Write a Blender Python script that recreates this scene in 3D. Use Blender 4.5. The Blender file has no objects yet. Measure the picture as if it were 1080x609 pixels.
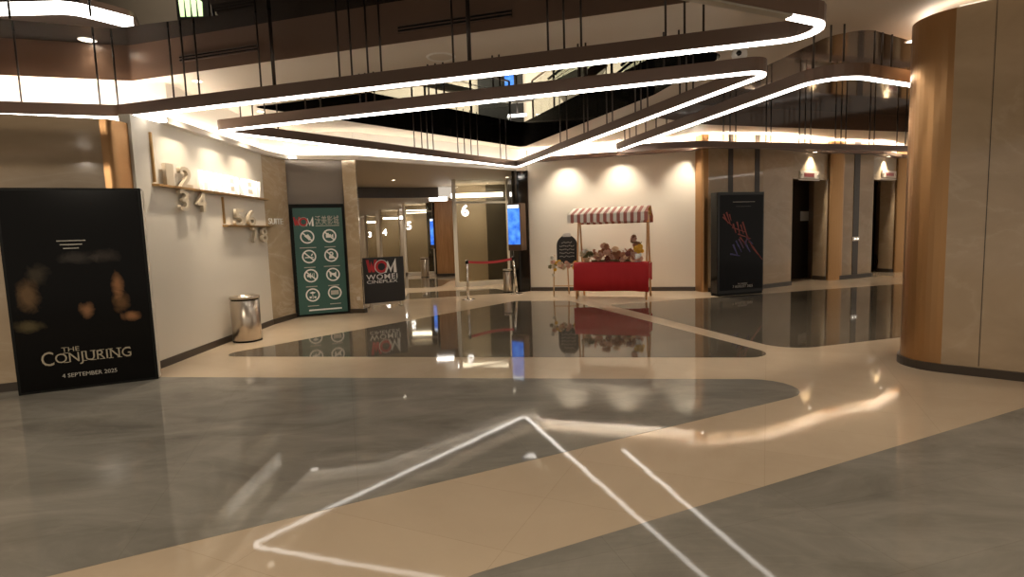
import bpy, bmesh, math, random
import numpy as np
from mathutils import Vector, Matrix
from mathutils.geometry import tessellate_polygon
random.seed(7)
S = bpy.context.scene
COL = S.collection
# ------------------------------------------------------------------ camera model (1080 x 609)
FPX, PITCH, ROLL, EYE = 590.0, math.radians(5.76), math.radians(1.87), 1.6
FW = np.array([0, math.cos(PITCH), -math.sin(PITCH)]); R0 = np.array([1., 0, 0]); U0 = np.cross(R0, FW)
_c, _s = math.cos(-ROLL), math.sin(-ROLL)
RT = R0*_c + U0*_s; UP = -R0*_s + U0*_c
def ray(px, py): return FW*FPX + RT*(px-540) + UP*(304.5-py)
def P(px, py, z=0.):
    """point of the level plane z seen in direction (px, py)"""
    d = ray(px, py); t = (z-EYE)/d[2]; return (d[0]*t, d[1]*t, z)
def PY(px, py, y):
    d = ray(px, py); t = y/d[1]; return (d[0]*t, y, EYE+d[2]*t)
def WP(px, py, a, b):
    """point of the upright plane through a, b (plan points): (u along a->b, z)"""
    d = ray(px, py); e = np.array([b[0]-a[0], b[1]-a[1]], dtype=float); L = np.linalg.norm(e); e /= L
    n = np.array([-e[1], e[0]]); t = (n @ np.array(a[:2]))/(n @ d[:2])
    return ((np.array([d[0]*t, d[1]*t])-np.array(a[:2])) @ e, EYE+d[2]*t)

# ------------------------------------------------------------------ mesh builder
class Frame:
    """upright frame: u along the wall, n out of it (to the right-hand front), z up"""
    def __init__(s, a, b, z=0.):
        e = np.array([b[0]-a[0], b[1]-a[1]], dtype=float); s.L = float(np.linalg.norm(e)); e /= s.L
        s.o = np.array([a[0], a[1], z]); s.u = np.array([e[0], e[1], 0]); s.n = np.array([e[1], -e[0], 0]); s.a, s.b = a, b
    def __call__(s, u, n, z): p = s.o+s.u*u+s.n*n; return (p[0], p[1], p[2]+z)
    def px(s, x, y): return WP(x, y, s.a, s.b)
WORLD = Frame((0, 0), (1, 0))
WORLD.n = np.array([0, 1., 0])
class MB:
    def __init__(s): s.v, s.f, s.m, s.sm = [], [], [], []
    def add(s, vs, fs, m=0, smooth=False):
        k = len(s.v); s.v += [tuple(map(float, p)) for p in vs]
        for f in fs: s.f.append([i+k for i in f]); s.m.append(m); s.sm.append(smooth)
        return s
    def box(s, u0, u1, n0, n1, z0, z1, F=WORLD, m=0):
        vs = [F(u, n, z) for z in (z0, z1) for n in (n0, n1) for u in (u0, u1)]
        return s.add(vs, [(0, 2, 3, 1), (4, 5, 7, 6), (0, 1, 5, 4), (2, 6, 7, 3), (0, 4, 6, 2), (1, 3, 7, 5)], m)
    def prism(s, poly, z0, z1, m=0, cap=True, smooth=False):
        n = len(poly); vs = [(p[0], p[1], z0) for p in poly]+[(p[0], p[1], z1) for p in poly]
        s.add(vs, [(i, (i+1) % n, (i+1) % n+n, i+n) for i in range(n)], m, smooth)
        if cap:
            for z in (z0, z1): s.flat([poly], z, m)
        return s
    def flat(s, loops, z, m=0):
        ls = [[Vector((p[0], p[1], 0)) for p in l] for l in loops]
        tris = tessellate_polygon(ls); vs = [(p.x, p.y, z) for l in ls for p in l]
        return s.add(vs, tris, m)
    def fprism(s, poly, n0, n1, F, m=0):
        """polygon in (u, z) extruded along n"""
        k = len(poly); vs = [F(p[0], n0, p[1]) for p in poly]+[F(p[0], n1, p[1]) for p in poly]
        s.add(vs, [(i, (i+1) % k, (i+1) % k+k, i+k) for i in range(k)], m)
        tr = tessellate_polygon([[Vector((p[0], p[1], 0)) for p in poly]])
        s.add(vs[:k], tr, m); return s.add(vs[k:], tr, m)
    def fring(s, u, z, r0, r1, n0, n1, F, m=0, seg=28):
        vs = []
        for n in (n0, n1):
            for r in (r0, r1):
                vs += [F(u+r*math.cos(2*math.pi*i/seg), n, z+r*math.sin(2*math.pi*i/seg)) for i in range(seg)]
        fs = []
        for i in range(seg):
            j = (i+1) % seg
            fs += [(2*seg+i, 2*seg+j, 3*seg+j, 3*seg+i), (i, seg+i, seg+j, j), (seg+i, 3*seg+i, 3*seg+j, seg+j), (i, j, 2*seg+j, 2*seg+i)]
        return s.add(vs, fs, m)
    def cyl(s, a, b, r0, r1=None, seg=12, m=0, cap=True):
        r1 = r0 if r1 is None else r1; a = Vector(a); b = Vector(b); d = (b-a).normalized()
        x = d.orthogonal().normalized(); y = d.cross(x)
        vs = [a+(x*math.cos(t)+y*math.sin(t))*r0 for t in [2*math.pi*i/seg for i in range(seg)]]
        vs += [b+(x*math.cos(t)+y*math.sin(t))*r1 for t in [2*math.pi*i/seg for i in range(seg)]]
        s.add(vs, [(i, (i+1) % seg, (i+1) % seg+seg, i+seg) for i in range(seg)], m, True)
        if cap: s.add(vs, [tuple(range(seg))[::-1], tuple(range(seg, 2*seg))], m)
        return s
    def tube(s, pts, r, seg=8, m=0):
        for a, b in zip(pts, pts[1:]): s.cyl(a, b, r, seg=seg, m=m)
        return s
    def lathe(s, prof, c, seg=28, m=0, sx=1., sy=1., rz=0.):
        vs, fs = [], []; k = len(prof); ca, sa = math.cos(rz), math.sin(rz)
        for i in range(seg):
            t = 2*math.pi*i/seg; X, Y = math.cos(t)*sx, math.sin(t)*sy; X, Y = X*ca-Y*sa, X*sa+Y*ca
            vs += [(c[0]+r*X, c[1]+r*Y, c[2]+z) for r, z in prof]
        for i in range(seg):
            j = (i+1) % seg
            for q in range(k-1): fs.append((i*k+q, j*k+q, j*k+q+1, i*k+q+1))
        return s.add(vs, fs, m, True)
    def ball(s, c, r, seg=12, rings=8, sc=(1, 1, 1), m=0):
        vs = [(c[0]+r*sc[0]*math.sin(math.pi*j/rings)*math.cos(2*math.pi*i/seg), c[1]+r*sc[1]*math.sin(math.pi*j/rings)*math.sin(2*math.pi*i/seg), c[2]+r*sc[2]*math.cos(math.pi*j/rings)) for j in range(rings+1) for i in range(seg)]
        return s.add(vs, [(j*seg+i, (j+1)*seg+i, (j+1)*seg+(i+1) % seg, j*seg+(i+1) % seg) for j in range(rings) for i in range(seg)], m, True)
    def leaf(s, c, d, up, L, w, m=0):
        """small bent petal"""
        c = Vector(c); d = Vector(d).normalized(); x = d.cross(Vector(up)).normalized(); n = x.cross(d)
        pts = [c, c+d*L*.35+x*w*.5+n*L*.10, c+d*L*.75+x*w*.38+n*L*.12, c+d*L, c+d*L*.75-x*w*.38+n*L*.12, c+d*L*.35-x*w*.5+n*L*.10, c+d*L*.5+n*L*.2]
        return s.add(pts, [(0, 1, 6), (1, 2, 6), (2, 3, 6), (3, 4, 6), (4, 5, 6), (5, 0, 6)], m, True)
    def ribbon(s, path, w, z0, z1, closed=True, m=0):
        n = len(path); L, Rr = [], []
        for i in range(n):
            p = Vector(path[i][:2]); a = Vector(path[(i-1) % n][:2]); b = Vector(path[(i+1) % n][:2])
            if not closed and i == 0: d = (b-p).normalized(); q = Vector((-d.y, d.x)); k = 1
            elif not closed and i == n-1: d = (p-a).normalized(); q = Vector((-d.y, d.x)); k = 1
            else:
                d1 = (p-a).normalized(); d2 = (b-p).normalized(); q = Vector((-(d1+d2).y, (d1+d2).x)).normalized()
                k = 1/max(.35, q.dot(Vector((-d1.y, d1.x))))
            L.append(p+q*w/2*k); Rr.append(p-q*w/2*k)
        vs = [(p.x, p.y, z) for z in (z0, z1) for side in (L, Rr) for p in side]
        fs = []
        for i in range(n if closed else n-1):
            j = (i+1) % n
            fs += [(i, j, n+j, n+i), (2*n+i, 3*n+i, 3*n+j, 2*n+j), (i, 2*n+i, 2*n+j, j), (n+i, n+j, 3*n+j, 3*n+i)]
        if not closed: fs += [(0, n, 3*n, 2*n), (n-1, 3*n-1, 4*n-1, 2*n-1)]
        return s.add(vs, fs, m)
    def build(s, name, mat, parent=None, bevel=0., seg=2):
        off = wloc(parent) if parent else Vector((0, 0, 0))
        me = bpy.data.meshes.new(name); me.from_pydata([tuple(Vector(v)-off) for v in s.v], [], s.f)
        for mt in (mat if isinstance(mat, (list, tuple)) else [mat]): me.materials.append(mt)
        for p, mi, sm in zip(me.polygons, s.m, s.sm): p.material_index = mi; p.use_smooth = sm
        bm = bmesh.new(); bm.from_mesh(me); bmesh.ops.remove_doubles(bm, verts=bm.verts, dist=1e-5); bmesh.ops.recalc_face_normals(bm, faces=bm.faces); bm.to_mesh(me); bm.free()
        o = bpy.data.objects.new(name, me); COL.objects.link(o)
        if parent: o.parent = parent
        if bevel:
            b = o.modifiers.new('bevel', 'BEVEL'); b.width = bevel; b.segments = seg; b.limit_method = 'ANGLE'
        return o
def wloc(o):
    v = Vector((0, 0, 0))
    while o: v = v+o.location; o = o.parent
    return v
def tag(o, label=None, cat=None, group=None, kind=None):
    if label: o['label'] = label
    if cat: o['category'] = cat
    if group: o['group'] = group
    if kind: o['kind'] = kind
    return o
def thing(name, label, cat, loc, group=None):
    o = bpy.data.objects.new(name, None); COL.objects.link(o); o.location = loc; o.empty_display_size = .1
    return tag(o, label, cat, group)
def struct(name, mb, mat, parent=None, bevel=0.):
    o = mb.build(name, mat, parent, bevel)
    if not parent: tag(o, kind='structure')
    return o
def cp(o, parent=None):
    c = o.copy(); COL.objects.link(c); c.parent = parent
    for ch in [k for k in bpy.data.objects if k.parent == o]: cp(ch, c)
    return c
def text(name, s, F, u, n, z, mat, parent, width=None, height=None, depth=.004, align='CENTER', rot=0., shear=0., bold=0., spacing=1.):
    """lettering standing on frame F; (u, z) is the middle (or left) of the base line"""
    cu = bpy.data.curves.new('lettering', 'FONT'); cu.body = s; cu.extrude = .5; cu.offset = bold; cu.shear = shear; cu.space_character = spacing; cu.resolution_u = 3
    ob = bpy.data.objects.new('lettering', cu); COL.objects.link(ob)
    dg = bpy.context.evaluated_depsgraph_get(); me = bpy.data.meshes.new_from_object(ob.evaluated_get(dg))
    bpy.data.objects.remove(ob); bpy.data.curves.remove(cu)
    co = [v.co.copy() for v in me.vertices]
    x0, x1 = min(c.x for c in co), max(c.x for c in co); y0, y1 = 0., max(c.y for c in co)
    if not height: height = (y1-y0)*width/(x1-x0)
    if not width: width = (x1-x0)*height/(y1-y0)
    off = wloc(parent); cr, sr = math.cos(rot), math.sin(rot)
    for v, c in zip(me.vertices, co):
        X = (c.x-x0)/(x1-x0)*width-(width/2 if align == 'CENTER' else 0); Y = c.y/(y1-y0)*height
        X, Y = X*cr-Y*sr, X*sr+Y*cr
        v.co = Vector(F(u+X, n+(c.z+.5)*depth, z+Y))-off
    me.materials.append(mat); me.name = name
    o = bpy.data.objects.new(name, me); COL.objects.link(o); o.parent = parent
    return o
def fillet(poly, rad, closed=True, seg=8):
    out, n = [], len(poly)
    for i, p in enumerate(poly):
        r = rad[i] if isinstance(rad, (list, tuple)) else rad
        if r <= 0 or (not closed and i in (0, n-1)): out.append((p[0], p[1])); continue
        p = Vector(p[:2]); a = (Vector(poly[i-1][:2])-p); b = (Vector(poly[(i+1) % n][:2])-p)
        la, lb = a.length, b.length; a.normalize(); b.normalize(); th = a.angle(b)
        t = min(r/math.tan(th/2), la*.45, lb*.45); r = t*math.tan(th/2)
        c = p+(a+b).normalized()*(r/math.sin(th/2)); s0 = p+a*t-c; s1 = p+b*t-c
        a0 = math.atan2(s0.y, s0.x); a1 = math.atan2(s1.y, s1.x); da = (a1-a0+math.pi) % (2*math.pi)-math.pi
        out += [(c.x+r*math.cos(a0+da*k/seg), c.y+r*math.sin(a0+da*k/seg)) for k in range(seg+1)]
    return out
def offset(poly, d):
    """push a polygon outwards"""
    n = len(poly); area = sum(poly[i][0]*poly[(i+1) % n][1]-poly[(i+1) % n][0]*poly[i][1] for i in range(n)); sg = 1 if area > 0 else -1
    out = []
    for i in range(n):
        p = Vector(poly[i][:2]); d1 = (p-Vector(poly[i-1][:2])).normalized(); d2 = (Vector(poly[(i+1) % n][:2])-p).normalized()
        q = Vector(((d1+d2).y, -(d1+d2).x)).normalized()*sg; k = 1/max(.4, abs(q.dot(Vector((d1.y, -d1.x)))))
        out.append((p.x+q.x*d*k, p.y+q.y*d*k))
    return out

# ------------------------------------------------------------------ materials
def mat(name, col, rough=.5, metal=0., emit=None, es=0., spec=.5, coat=0.):
    m = bpy.data.materials.new(name); m.use_nodes = True; b = m.node_tree.nodes['Principled BSDF']
    b.inputs['Base Color'].default_value = (*col, 1); b.inputs['Roughness'].default_value = rough; b.inputs['Metallic'].default_value = metal
    b.inputs['Specular IOR Level'].default_value = spec; b.inputs['Coat Weight'].default_value = coat
    if emit: b.inputs['Emission Color'].default_value = (*emit, 1); b.inputs['Emission Strength'].default_value = es
    return m
def nodes(m): return m.node_tree.nodes, m.node_tree.links, m.node_tree.nodes['Principled BSDF']
def coords(m, scale=(1, 1, 1), rot=(0, 0, 0)):
    N, L, b = nodes(m); g = N.new('ShaderNodeNewGeometry'); mp = N.new('ShaderNodeMapping'); mp.inputs['Scale'].default_value = scale; mp.inputs['Rotation'].default_value = rot
    L.new(g.outputs['Position'], mp.inputs['Vector']); return mp.outputs['Vector']
def noise(m, vec, sc, det=6, ro=.55, dist=0.):
    N, L, b = nodes(m); n = N.new('ShaderNodeTexNoise'); n.inputs['Scale'].default_value = sc; n.inputs['Detail'].default_value = det; n.inputs['Roughness'].default_value = ro; n.inputs['Distortion'].default_value = dist
    L.new(vec, n.inputs['Vector']); return n.outputs['Fac']
def ramp(m, fac, stops):
    N, L, b = nodes(m); r = N.new('ShaderNodeValToRGB'); e = r.color_ramp.elements
    e[0].position, e[0].color = stops[0][0], (*stops[0][1], 1); e[1].position, e[1].color = stops[-1][0], (*stops[-1][1], 1)
    for p, c in stops[1:-1]: x = e.new(p); x.color = (*c, 1)
    L.new(fac, r.inputs['Fac']); return r.outputs['Color']
def bump(m, fac, strength, dist=.01):
    N, L, b = nodes(m); n = N.new('ShaderNodeBump'); n.inputs['Strength'].default_value = strength; n.inputs['Distance'].default_value = dist
    L.new(fac, n.inputs['Height']); L.new(n.outputs['Normal'], b.inputs['Normal'])
def mixc(m, a, bcol, fac, mode='MIX'):
    N, L, b = nodes(m); x = N.new('ShaderNodeMix'); x.data_type = 'RGBA'; x.blend_type = mode
    for sock, val in ((x.inputs[0], fac), (x.inputs[6], a), (x.inputs[7], bcol)):
        if hasattr(val, 'links'): L.new(val, sock)
        elif isinstance(val, tuple): sock.default_value = (*val, 1)
        else: sock.default_value = val
    return x.outputs[2]
def marble(name, c0, c1, vein, rough, sc=.9, stretch=(1, 1, 2.2), veins=.5, tile=None, bmp=0.):
    m = mat(name, c0, rough); N, L, b = nodes(m); v = coords(m, stretch)
    base = ramp(m, noise(m, v, sc, 8, .62, .8), [(.3, c0), (.7, c1)])
    n2 = noise(m, v, sc*.55, 6, .6, 1.6)
    N_ = N.new('ShaderNodeMath'); N_.operation = 'SUBTRACT'; L.new(n2, N_.inputs[0]); N_.inputs[1].default_value = .5
    A = N.new('ShaderNodeMath'); A.operation = 'ABSOLUTE'; L.new(N_.outputs[0], A.inputs[0])
    vf = ramp(m, A.outputs[0], [(0., (veins,)*3), (.018, (veins*.25,)*3), (.05, (0, 0, 0))])
    col = mixc(m, base, vein, vf)
    if tile:
        tv = coords(m, (1, 1, 1), (0, 0, tile[2])); br = N.new('ShaderNodeTexBrick'); br.offset = .0; br.inputs['Scale'].default_value = 1.; br.inputs['Brick Width'].default_value = tile[0]; br.inputs['Row Height'].default_value = tile[1]
        br.inputs['Mortar Size'].default_value = .0022; br.inputs['Mortar Smooth'].default_value = .3
        br.inputs['Color1'].default_value = (1, 1, 1, 1); br.inputs['Color2'].default_value = (.96, .96, .96, 1); br.inputs['Mortar'].default_value = (.85, .84, .82, 1)
        L.new(tv, br.inputs['Vector']); col = mixc(m, col, br.outputs['Color'], 1., 'MULTIPLY')
    L.new(col, b.inputs['Base Color'])
    if bmp: bump(m, noise(m, coords(m), 3.0, 2), bmp, .02)
    return m
M = {}
M['floor_cream'] = marble('cream_stone', (.48, .375, .265), (.58, .465, .335), (.62, .51, .38), .04, .5, (1, 1, 1), .06, (1.2, .6, .43), .018)
M['floor_grey'] = marble('grey_marble', (.168, .155, .130), (.305, .283, .242), (.38, .345, .285), .04, .9, (1, 2.1, 1), .12, (1.2, .6, -.29), .012)
for k_ in ('floor_cream', 'floor_grey'): M[k_].node_tree.nodes['Principled BSDF'].inputs['Specular IOR Level'].default_value = .11
M['floor_dark'] = marble('dark_brown_marble', (.085, .070, .050), (.15, .125, .092), (.30, .26, .2), .04, .9, (1, 2.1, 1), .12, (1.2, .6, -.29), .012)
M['marble'] = marble('taupe_marble', (.36, .265, .165), (.47, .355, .235), (.60, .49, .36), .06, .6, (1, 1, 2.0), .18)
M['floor_dark'].node_tree.nodes['Principled BSDF'].inputs['Specular IOR Level'].default_value = .3
M['marble_warm'] = marble('beige_travertine', (.36, .27, .165), (.47, .365, .24), (.62, .52, .40), .2, .9, (1, 1, 2.4), .4)
M['wall'] = mat('cream_plaster', (.68, .63, .54), .55)
bump(M['wall'], noise(M['wall'], coords(M['wall']), 60, 2), .03)
M['wall_white'] = mat('white_plaster', (.78, .74, .67), .6)
M['soffit'] = mat('beige_ceiling_paint', (.56, .475, .375), .6)
M['foyer_ceiling'] = mat('warm_ceiling_paint', (.40, .34, .26), .6)
M['brown'] = mat('brown_lacquer', (.17, .105, .072), .28)
M['brown_gloss'] = mat('brown_mirror_lacquer', (.12, .07, .043), .10, coat=.5)
M['black_gloss'] = mat('black_mirror_panel', (.008, .007, .006), .08, spec=.35)
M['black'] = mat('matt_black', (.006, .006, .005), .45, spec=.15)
M['skirt'] = mat('dark_bronze_skirting', (.045, .032, .022), .35)
M['bronze'] = mat('bronze_metal', (.19, .128, .098), .36, .3)
M['rod'] = mat('dark_rod_metal', (.045, .033, .026), .4, .4)
M['led'] = mat('white_led_diffuser', (.9, .88, .85), .4, emit=(1., .93, .84), es=8.)
M['cove_bright'] = mat('cove_led_bright', (.9, .88, .85), .4, emit=(1., .94, .86), es=110.)
M['unlit'] = mat('unlit_diffuser', (.42, .38, .32), .5)
M['cove'] = mat('cove_led_diffuser', (.9, .88, .85), .4, emit=(1., .92, .82), es=16.)
M['steel'] = mat('brushed_steel', (.55, .48, .40), .28, 1.)
M['chrome'] = mat('polished_steel', (.7, .65, .58), .15, 1.)
M['gold'] = mat('brushed_gold', (.40, .225, .10), .30, .85)
b_ = M['gold']; bump(b_, noise(b_, coords(b_, (60, 60, .4)), 1., 3), .05)
M['gold_dark'] = mat('aged_gold', (.42, .26, .11), .35, .9)
M['wood'] = mat('honey_wood', (.50, .25, .09), .4)
m = M['wood']; L_ = m.node_tree.links; L_.new(ramp(m, noise(m, coords(m, (9, 9, .7)), 2., 5, .6, .6), [(.3, (.42, .20, .07)), (.7, (.60, .32, .13))]), nodes(m)[2].inputs['Base Color'])
M['pale_wood'] = mat('pale_pine', (.58, .40, .22), .5)
m = M['pale_wood']; m.node_tree.links.new(ramp(m, noise(m, coords(m, (14, 14, 1.2)), 2., 4), [(.3, (.50, .33, .17)), (.7, (.66, .47, .28))]), nodes(m)[2].inputs['Base Color'])
M['red'] = mat('red_cloth', (.42, .006, .010), .75)
M['belt'] = mat('red_belt_webbing', (.40, .02, .03), .6)
M['white'] = mat('white_print', (.80, .78, .74), .5)
M['pale'] = mat('pale_grey_print', (.45, .42, .36), .5)
M['red_print'] = mat('red_print', (.50, .02, .025), .5)
M['green'] = mat('green_board', (.028, .095, .075), .35)
M['charcoal'] = mat('charcoal_board', (.018, .016, .015), .45)
M['stripe_w'] = mat('white_canvas', (.80, .74, .66), .7)
M['stripe_r'] = mat('dusty_red_canvas', (.40, .13, .10), .7)
M['frame_w'] = mat('champagne_frame', (.72, .66, .56), .4)
M['plate'] = mat('satin_plate', (.62, .56, .48), .35, .3)
M['num'] = mat('lit_white_sign', (.9, .88, .84), .4, emit=(1., .95, .86), es=3.)
M['screen'] = mat('blue_screen', (.02, .06, .2), .15, emit=(.035, .16, .75), es=1.1)
m = M['screen']; m.node_tree.links.new(ramp(m, noise(m, coords(m, (3, 3, 3)), 1.6, 3), [(.35, (.01, .09, .55)), (.65, (.10, .32, .95))]), nodes(m)[2].inputs['Emission Color'])
M['screen_bar'] = mat('white_screen_banner', (.6, .7, .8), .2, emit=(.75, .88, 1.), es=1.2)
M['green_lit'] = mat('pale_green_lit_sign', (.6, .75, .5), .4, emit=(.62, .85, .42), es=1.0)
M['red_led'] = mat('red_display', (.10, .02, .02), .3, emit=(.6, .04, .03), es=.12)
M['letter'] = mat('letter_cream', (.50, .42, .31), .4)
M['letter_lit'] = mat('letter_lit_white', (.9, .88, .84), .4, emit=(1., .94, .84), es=.55)
M['lens'] = mat('downlight_lens', (.9, .88, .82), .4, emit=(1., .86, .66), es=8.)
M['trim_white'] = mat('white_trim_ring', (.7, .66, .6), .5)
M['dome'] = mat('white_camera_shell', (.75, .73, .7), .35)
def glassmat(name, tint, refl, rough):
    m = bpy.data.materials.new(name); m.use_nodes = True; N, L = m.node_tree.nodes, m.node_tree.links; N.clear()
    o = N.new('ShaderNodeOutputMaterial'); t = N.new('ShaderNodeBsdfTransparent'); t.inputs['Color'].default_value = (*tint, 1)
    g = N.new('ShaderNodeBsdfGlossy'); g.inputs['Roughness'].default_value = rough; g.inputs['Color'].default_value = (.9, .92, .85, 1)
    x = N.new('ShaderNodeMixShader'); lw_ = N.new('ShaderNodeLayerWeight'); lw_.inputs['Blend'].default_value = .5
    pw = N.new('ShaderNodeMath'); pw.operation = 'POWER'; pw.inputs[1].default_value = 5.; L.new(lw_.outputs['Facing'], pw.inputs[0])
    a = N.new('ShaderNodeMath'); a.operation = 'MULTIPLY_ADD'; a.inputs[1].default_value = .6; a.inputs[2].default_value = refl; L.new(pw.outputs[0], a.inputs[0])
    L.new(a.outputs[0], x.inputs[0]); L.new(t.outputs[0], x.inputs[1]); L.new(g.outputs[0], x.inputs[2]); L.new(x.outputs[0], o.inputs['Surface']); return m
M['glass'] = glassmat('tinted_partition_glass', (.82, .78, .68), .08, .06)
M['rail_glass'] = glassmat('clear_rail_glass', (.86, .88, .86), .03, .03)

# ------------------------------------------------------------------ world and camera
w = bpy.data.worlds.new('World'); S.world = w; w.use_nodes = True
w.node_tree.nodes['Background'].inputs['Color'].default_value = (1., .86, .70, 1); w.node_tree.nodes['Background'].inputs['Strength'].default_value = .5
cd = bpy.data.cameras.new('camera'); cam = bpy.data.objects.new('camera', cd); COL.objects.link(cam); S.camera = cam
cd.sensor_width = 36.; cd.lens = FPX/1080*36.; cd.clip_start = .05; cd.clip_end = 200
cam.matrix_world = Matrix(((RT[0], UP[0], -FW[0], 0), (RT[1], UP[1], -FW[1], 0), (RT[2], UP[2], -FW[2], EYE), (0, 0, 0, 1)))
S.view_settings.view_transform = 'Standard'; S.view_settings.look = 'None'; S.view_settings.gamma = 1.; S.view_settings.use_curve_mapping = False
S.view_settings.exposure = 0.35

def lamp(kind, loc, energy, col=(1., .82, .58), **k):
    l = bpy.data.lights.new('lamp', kind); l.energy = energy; l.color = col
    for a, v in k.items(): setattr(l, a, v)
    o = bpy.data.objects.new('lamp', l); COL.objects.link(o); o.location = loc; return o
# ================================================================== THE SETTING
ZC, ZL = 3.75, 3.2          # soffit, hanging light loops / foyer ceiling
# floor
struct('floor', MB().box(-12, 15, -5, 44, -.2, 0.), M['floor_cream'])
T1 = fillet([(-4.25, 7.72), (.1, 12.95), (1.30, 12.62), (3.28, 6.55)], [.22, .12, .12, .3])
T2 = fillet([(-9, 7.2), (-4.1, 6.58), (3.55, 5.52), (-2.28, 2.6), (-9, -.65)], [0, 0, .35, 0, 0])
T3 = fillet([(2.05, 11.75), (3.45, 6.95), (5.6, 7.6), (11.5, 9.6), (12, 14.45)], [.1, .45, .2, .3, .1])
T4 = [(4.21, 4.52), (8.5, 6.5), (9, -4), (-9, -4), (-.22, 2.49)]
T5 = fillet([(-2.75, 13.95), (.1, 14.75), (-.55, 16.1), (-2.9, 15.5)], .1)
T6 = fillet([(-4.4, 17.2), (-2.2, 16.9), (-2.1, 19.3), (-3.2, 20.6), (-5.2, 20.2)], .5)
for k, t in enumerate((T1, T2, T3, T4, T5, T6)):
    struct('floor_%d' % (k+2), MB().prism(t, -.05, .0015+.0002*k), M['floor_grey' if k in (1, 3) else 'floor_dark'])
# hanging light loops (plan) and the ceiling openings above them
LA = [(-9.5, 5.9), (-6.11, 6.95), (-4.93, 7.33), (3.10, 4.97), (-9.5, -.85)]
LB = [(-4.27, 8.42), (.22, 14.25), (2.90, 6.08)]
LC = [(2.30, 11.85), (3.62, 6.32), (5.03, 7.03), (9.3, 8.75), (10.1, 13.42), (3.9, 11.38), (3.0, 11.42)]
la = fillet(LA, [0, .5, .18, .25, 0]); lb = fillet(LB, [.1, .09, .16]); lc = fillet(LC, [.05, .42, .3, .3, .4, .5, .2])
VA = fillet(offset(LA, .30), [0, .5, .1, .4, 0]); VB = fillet([(-4.12, 9.31), (.40, 14.62), (2.42, 9.37), (2.86, 7.05)], [.1, .12, .5, .3]); VC = fillet([(2.95, 11.3), (3.45, 8.6), (3.78, 6.75), (4.1, 6.55), (5.4, 7.3), (10.2, 9.4), (10.8, 14.45), (4.2, 12.2)], [.2, .3, .3, .3, .2, .2, .3, .3])
OUT = [(-12, -5), (15, -5), (15, 19), (-12, 19)]
struct('ceiling', MB().flat([OUT, VA, VB, VC], ZC), M['soffit'])
def fascia(name, loop, z0, z1, m): return struct(name, MB().prism(loop, z0, z1, cap=False), m)
fascia('trim_1', VA, ZC, 4.2, M['brown']); fascia('trim_2', VB, ZC, 4.36, M['black_gloss']); fascia('trim_3', VC, ZC, 4.15, M['brown_gloss'])  # like upstands; the middle one is black, its lighting difference put into colour
HA = [(-9.4, 5.9), P(0, 20, 4.2)[:2], P(118, 30, 4.2)[:2], P(230, 16, 4.2)[:2], (-3.0, 5.6), (-3.4, 4.4), (-9.4, 3.0)]
struct('ceiling_2', MB().flat([VA, HA], 4.2), M['black_gloss'])
struct('ceiling_3', MB().flat([VC], 4.15), M['brown_gloss'])

# left: marble block with rounded gold corner, 3.05 m high, then white wall, travertine, foyer front
gc = fillet([(-4.70, 6.63), (-4.60, 6.68), (-4.58, 6.94)], [0, .10, 0], closed=False)
struct('wall_left_front', MB().prism([(-8.2, 4.93), (-4.70, 6.64), (-4.70, 8.1), (-8.2, 8.1)], 0, 3.06), M['marble'])
struct('trim_4', MB().prism(gc+[(-4.60, 6.96), (-4.70, 6.96)], 0, 3.06, smooth=False), M['gold'])
struct('baseboard_left_front', MB().prism([(-8.22, 4.91), (-4.70, 6.62), (-4.59, 6.665), (-4.57, 6.95), (-4.72, 6.7), (-8.2, 5.0)], 0, .1), M['skirt'])
struct('wall_left_upper', MB().prism([(-12, 6.9), (-9, 7.1), (-6.3, 7.52), (-5.0, 7.74), (-4.63, 7.76), (-4.63, 7.9), (-12, 7.9)], 3.06, ZC), M['wall_white'])
struct('wall_left', MB().prism([(-4.55, 6.95), (-4.55, 10.52), (-4.69, 10.52), (-4.69, 6.95)], 0, ZL-.03), M['wall'])
struct('wall_left_top', MB().prism([(-4.56, 7.76), (-4.56, 10.6), (-4.69, 10.6), (-4.69, 7.76)], ZL-.03, ZC), M['wall_white'])
struct('baseboard_left', MB().prism([(-4.535, 6.96), (-4.535, 10.52), (-4.6, 10.52), (-4.6, 6.96)], 0, .1), M['skirt'])
struct('wall_left_pilaster', MB().prism([(-4.55, 10.52), (-4.43, 11.34), (-4.75, 11.5), (-4.8, 10.52)], 0, ZL), M['marble_warm'])
struct('baseboard_left_pilaster', MB().prism([(-4.53, 10.52), (-4.405, 11.36), (-4.5, 11.4), (-4.6, 10.52)], 0, .1), M['skirt'])
struct('wall_foyer_left', MB().prism([(-4.62, 11.38), (-4.43, 11.46), (-3.44, 11.92), (-3.44, 12.2), (-4.7, 12.1)], 0, ZL), mat('taupe_panel', (.19, .155, .12), .5))
struct('wall_foyer_pillar', MB().prism([(-3.44, 11.80), (-3.15, 11.74), (-3.25, 12.2), (-3.44, 12.25)], 0, ZL), M['marble_warm'])
struct('baseboard_foyer_pillar', MB().prism([(-3.46, 11.78), (-3.13, 11.715), (-3.1, 11.85), (-3.43, 11.9)], 0, .09), M['skirt'])
bk = [(-4.55, 10.55), (-4.42, 11.36), (-3.15, 11.75), (.45, 15.05)]
struct('wall_foyer_front', MB().ribbon([(-4.62, 10.5), (-4.5, 11.42), (-3.2, 11.82), (.5, 15.2)], .14, ZL, ZC, closed=False), M['wall_white'])
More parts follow.
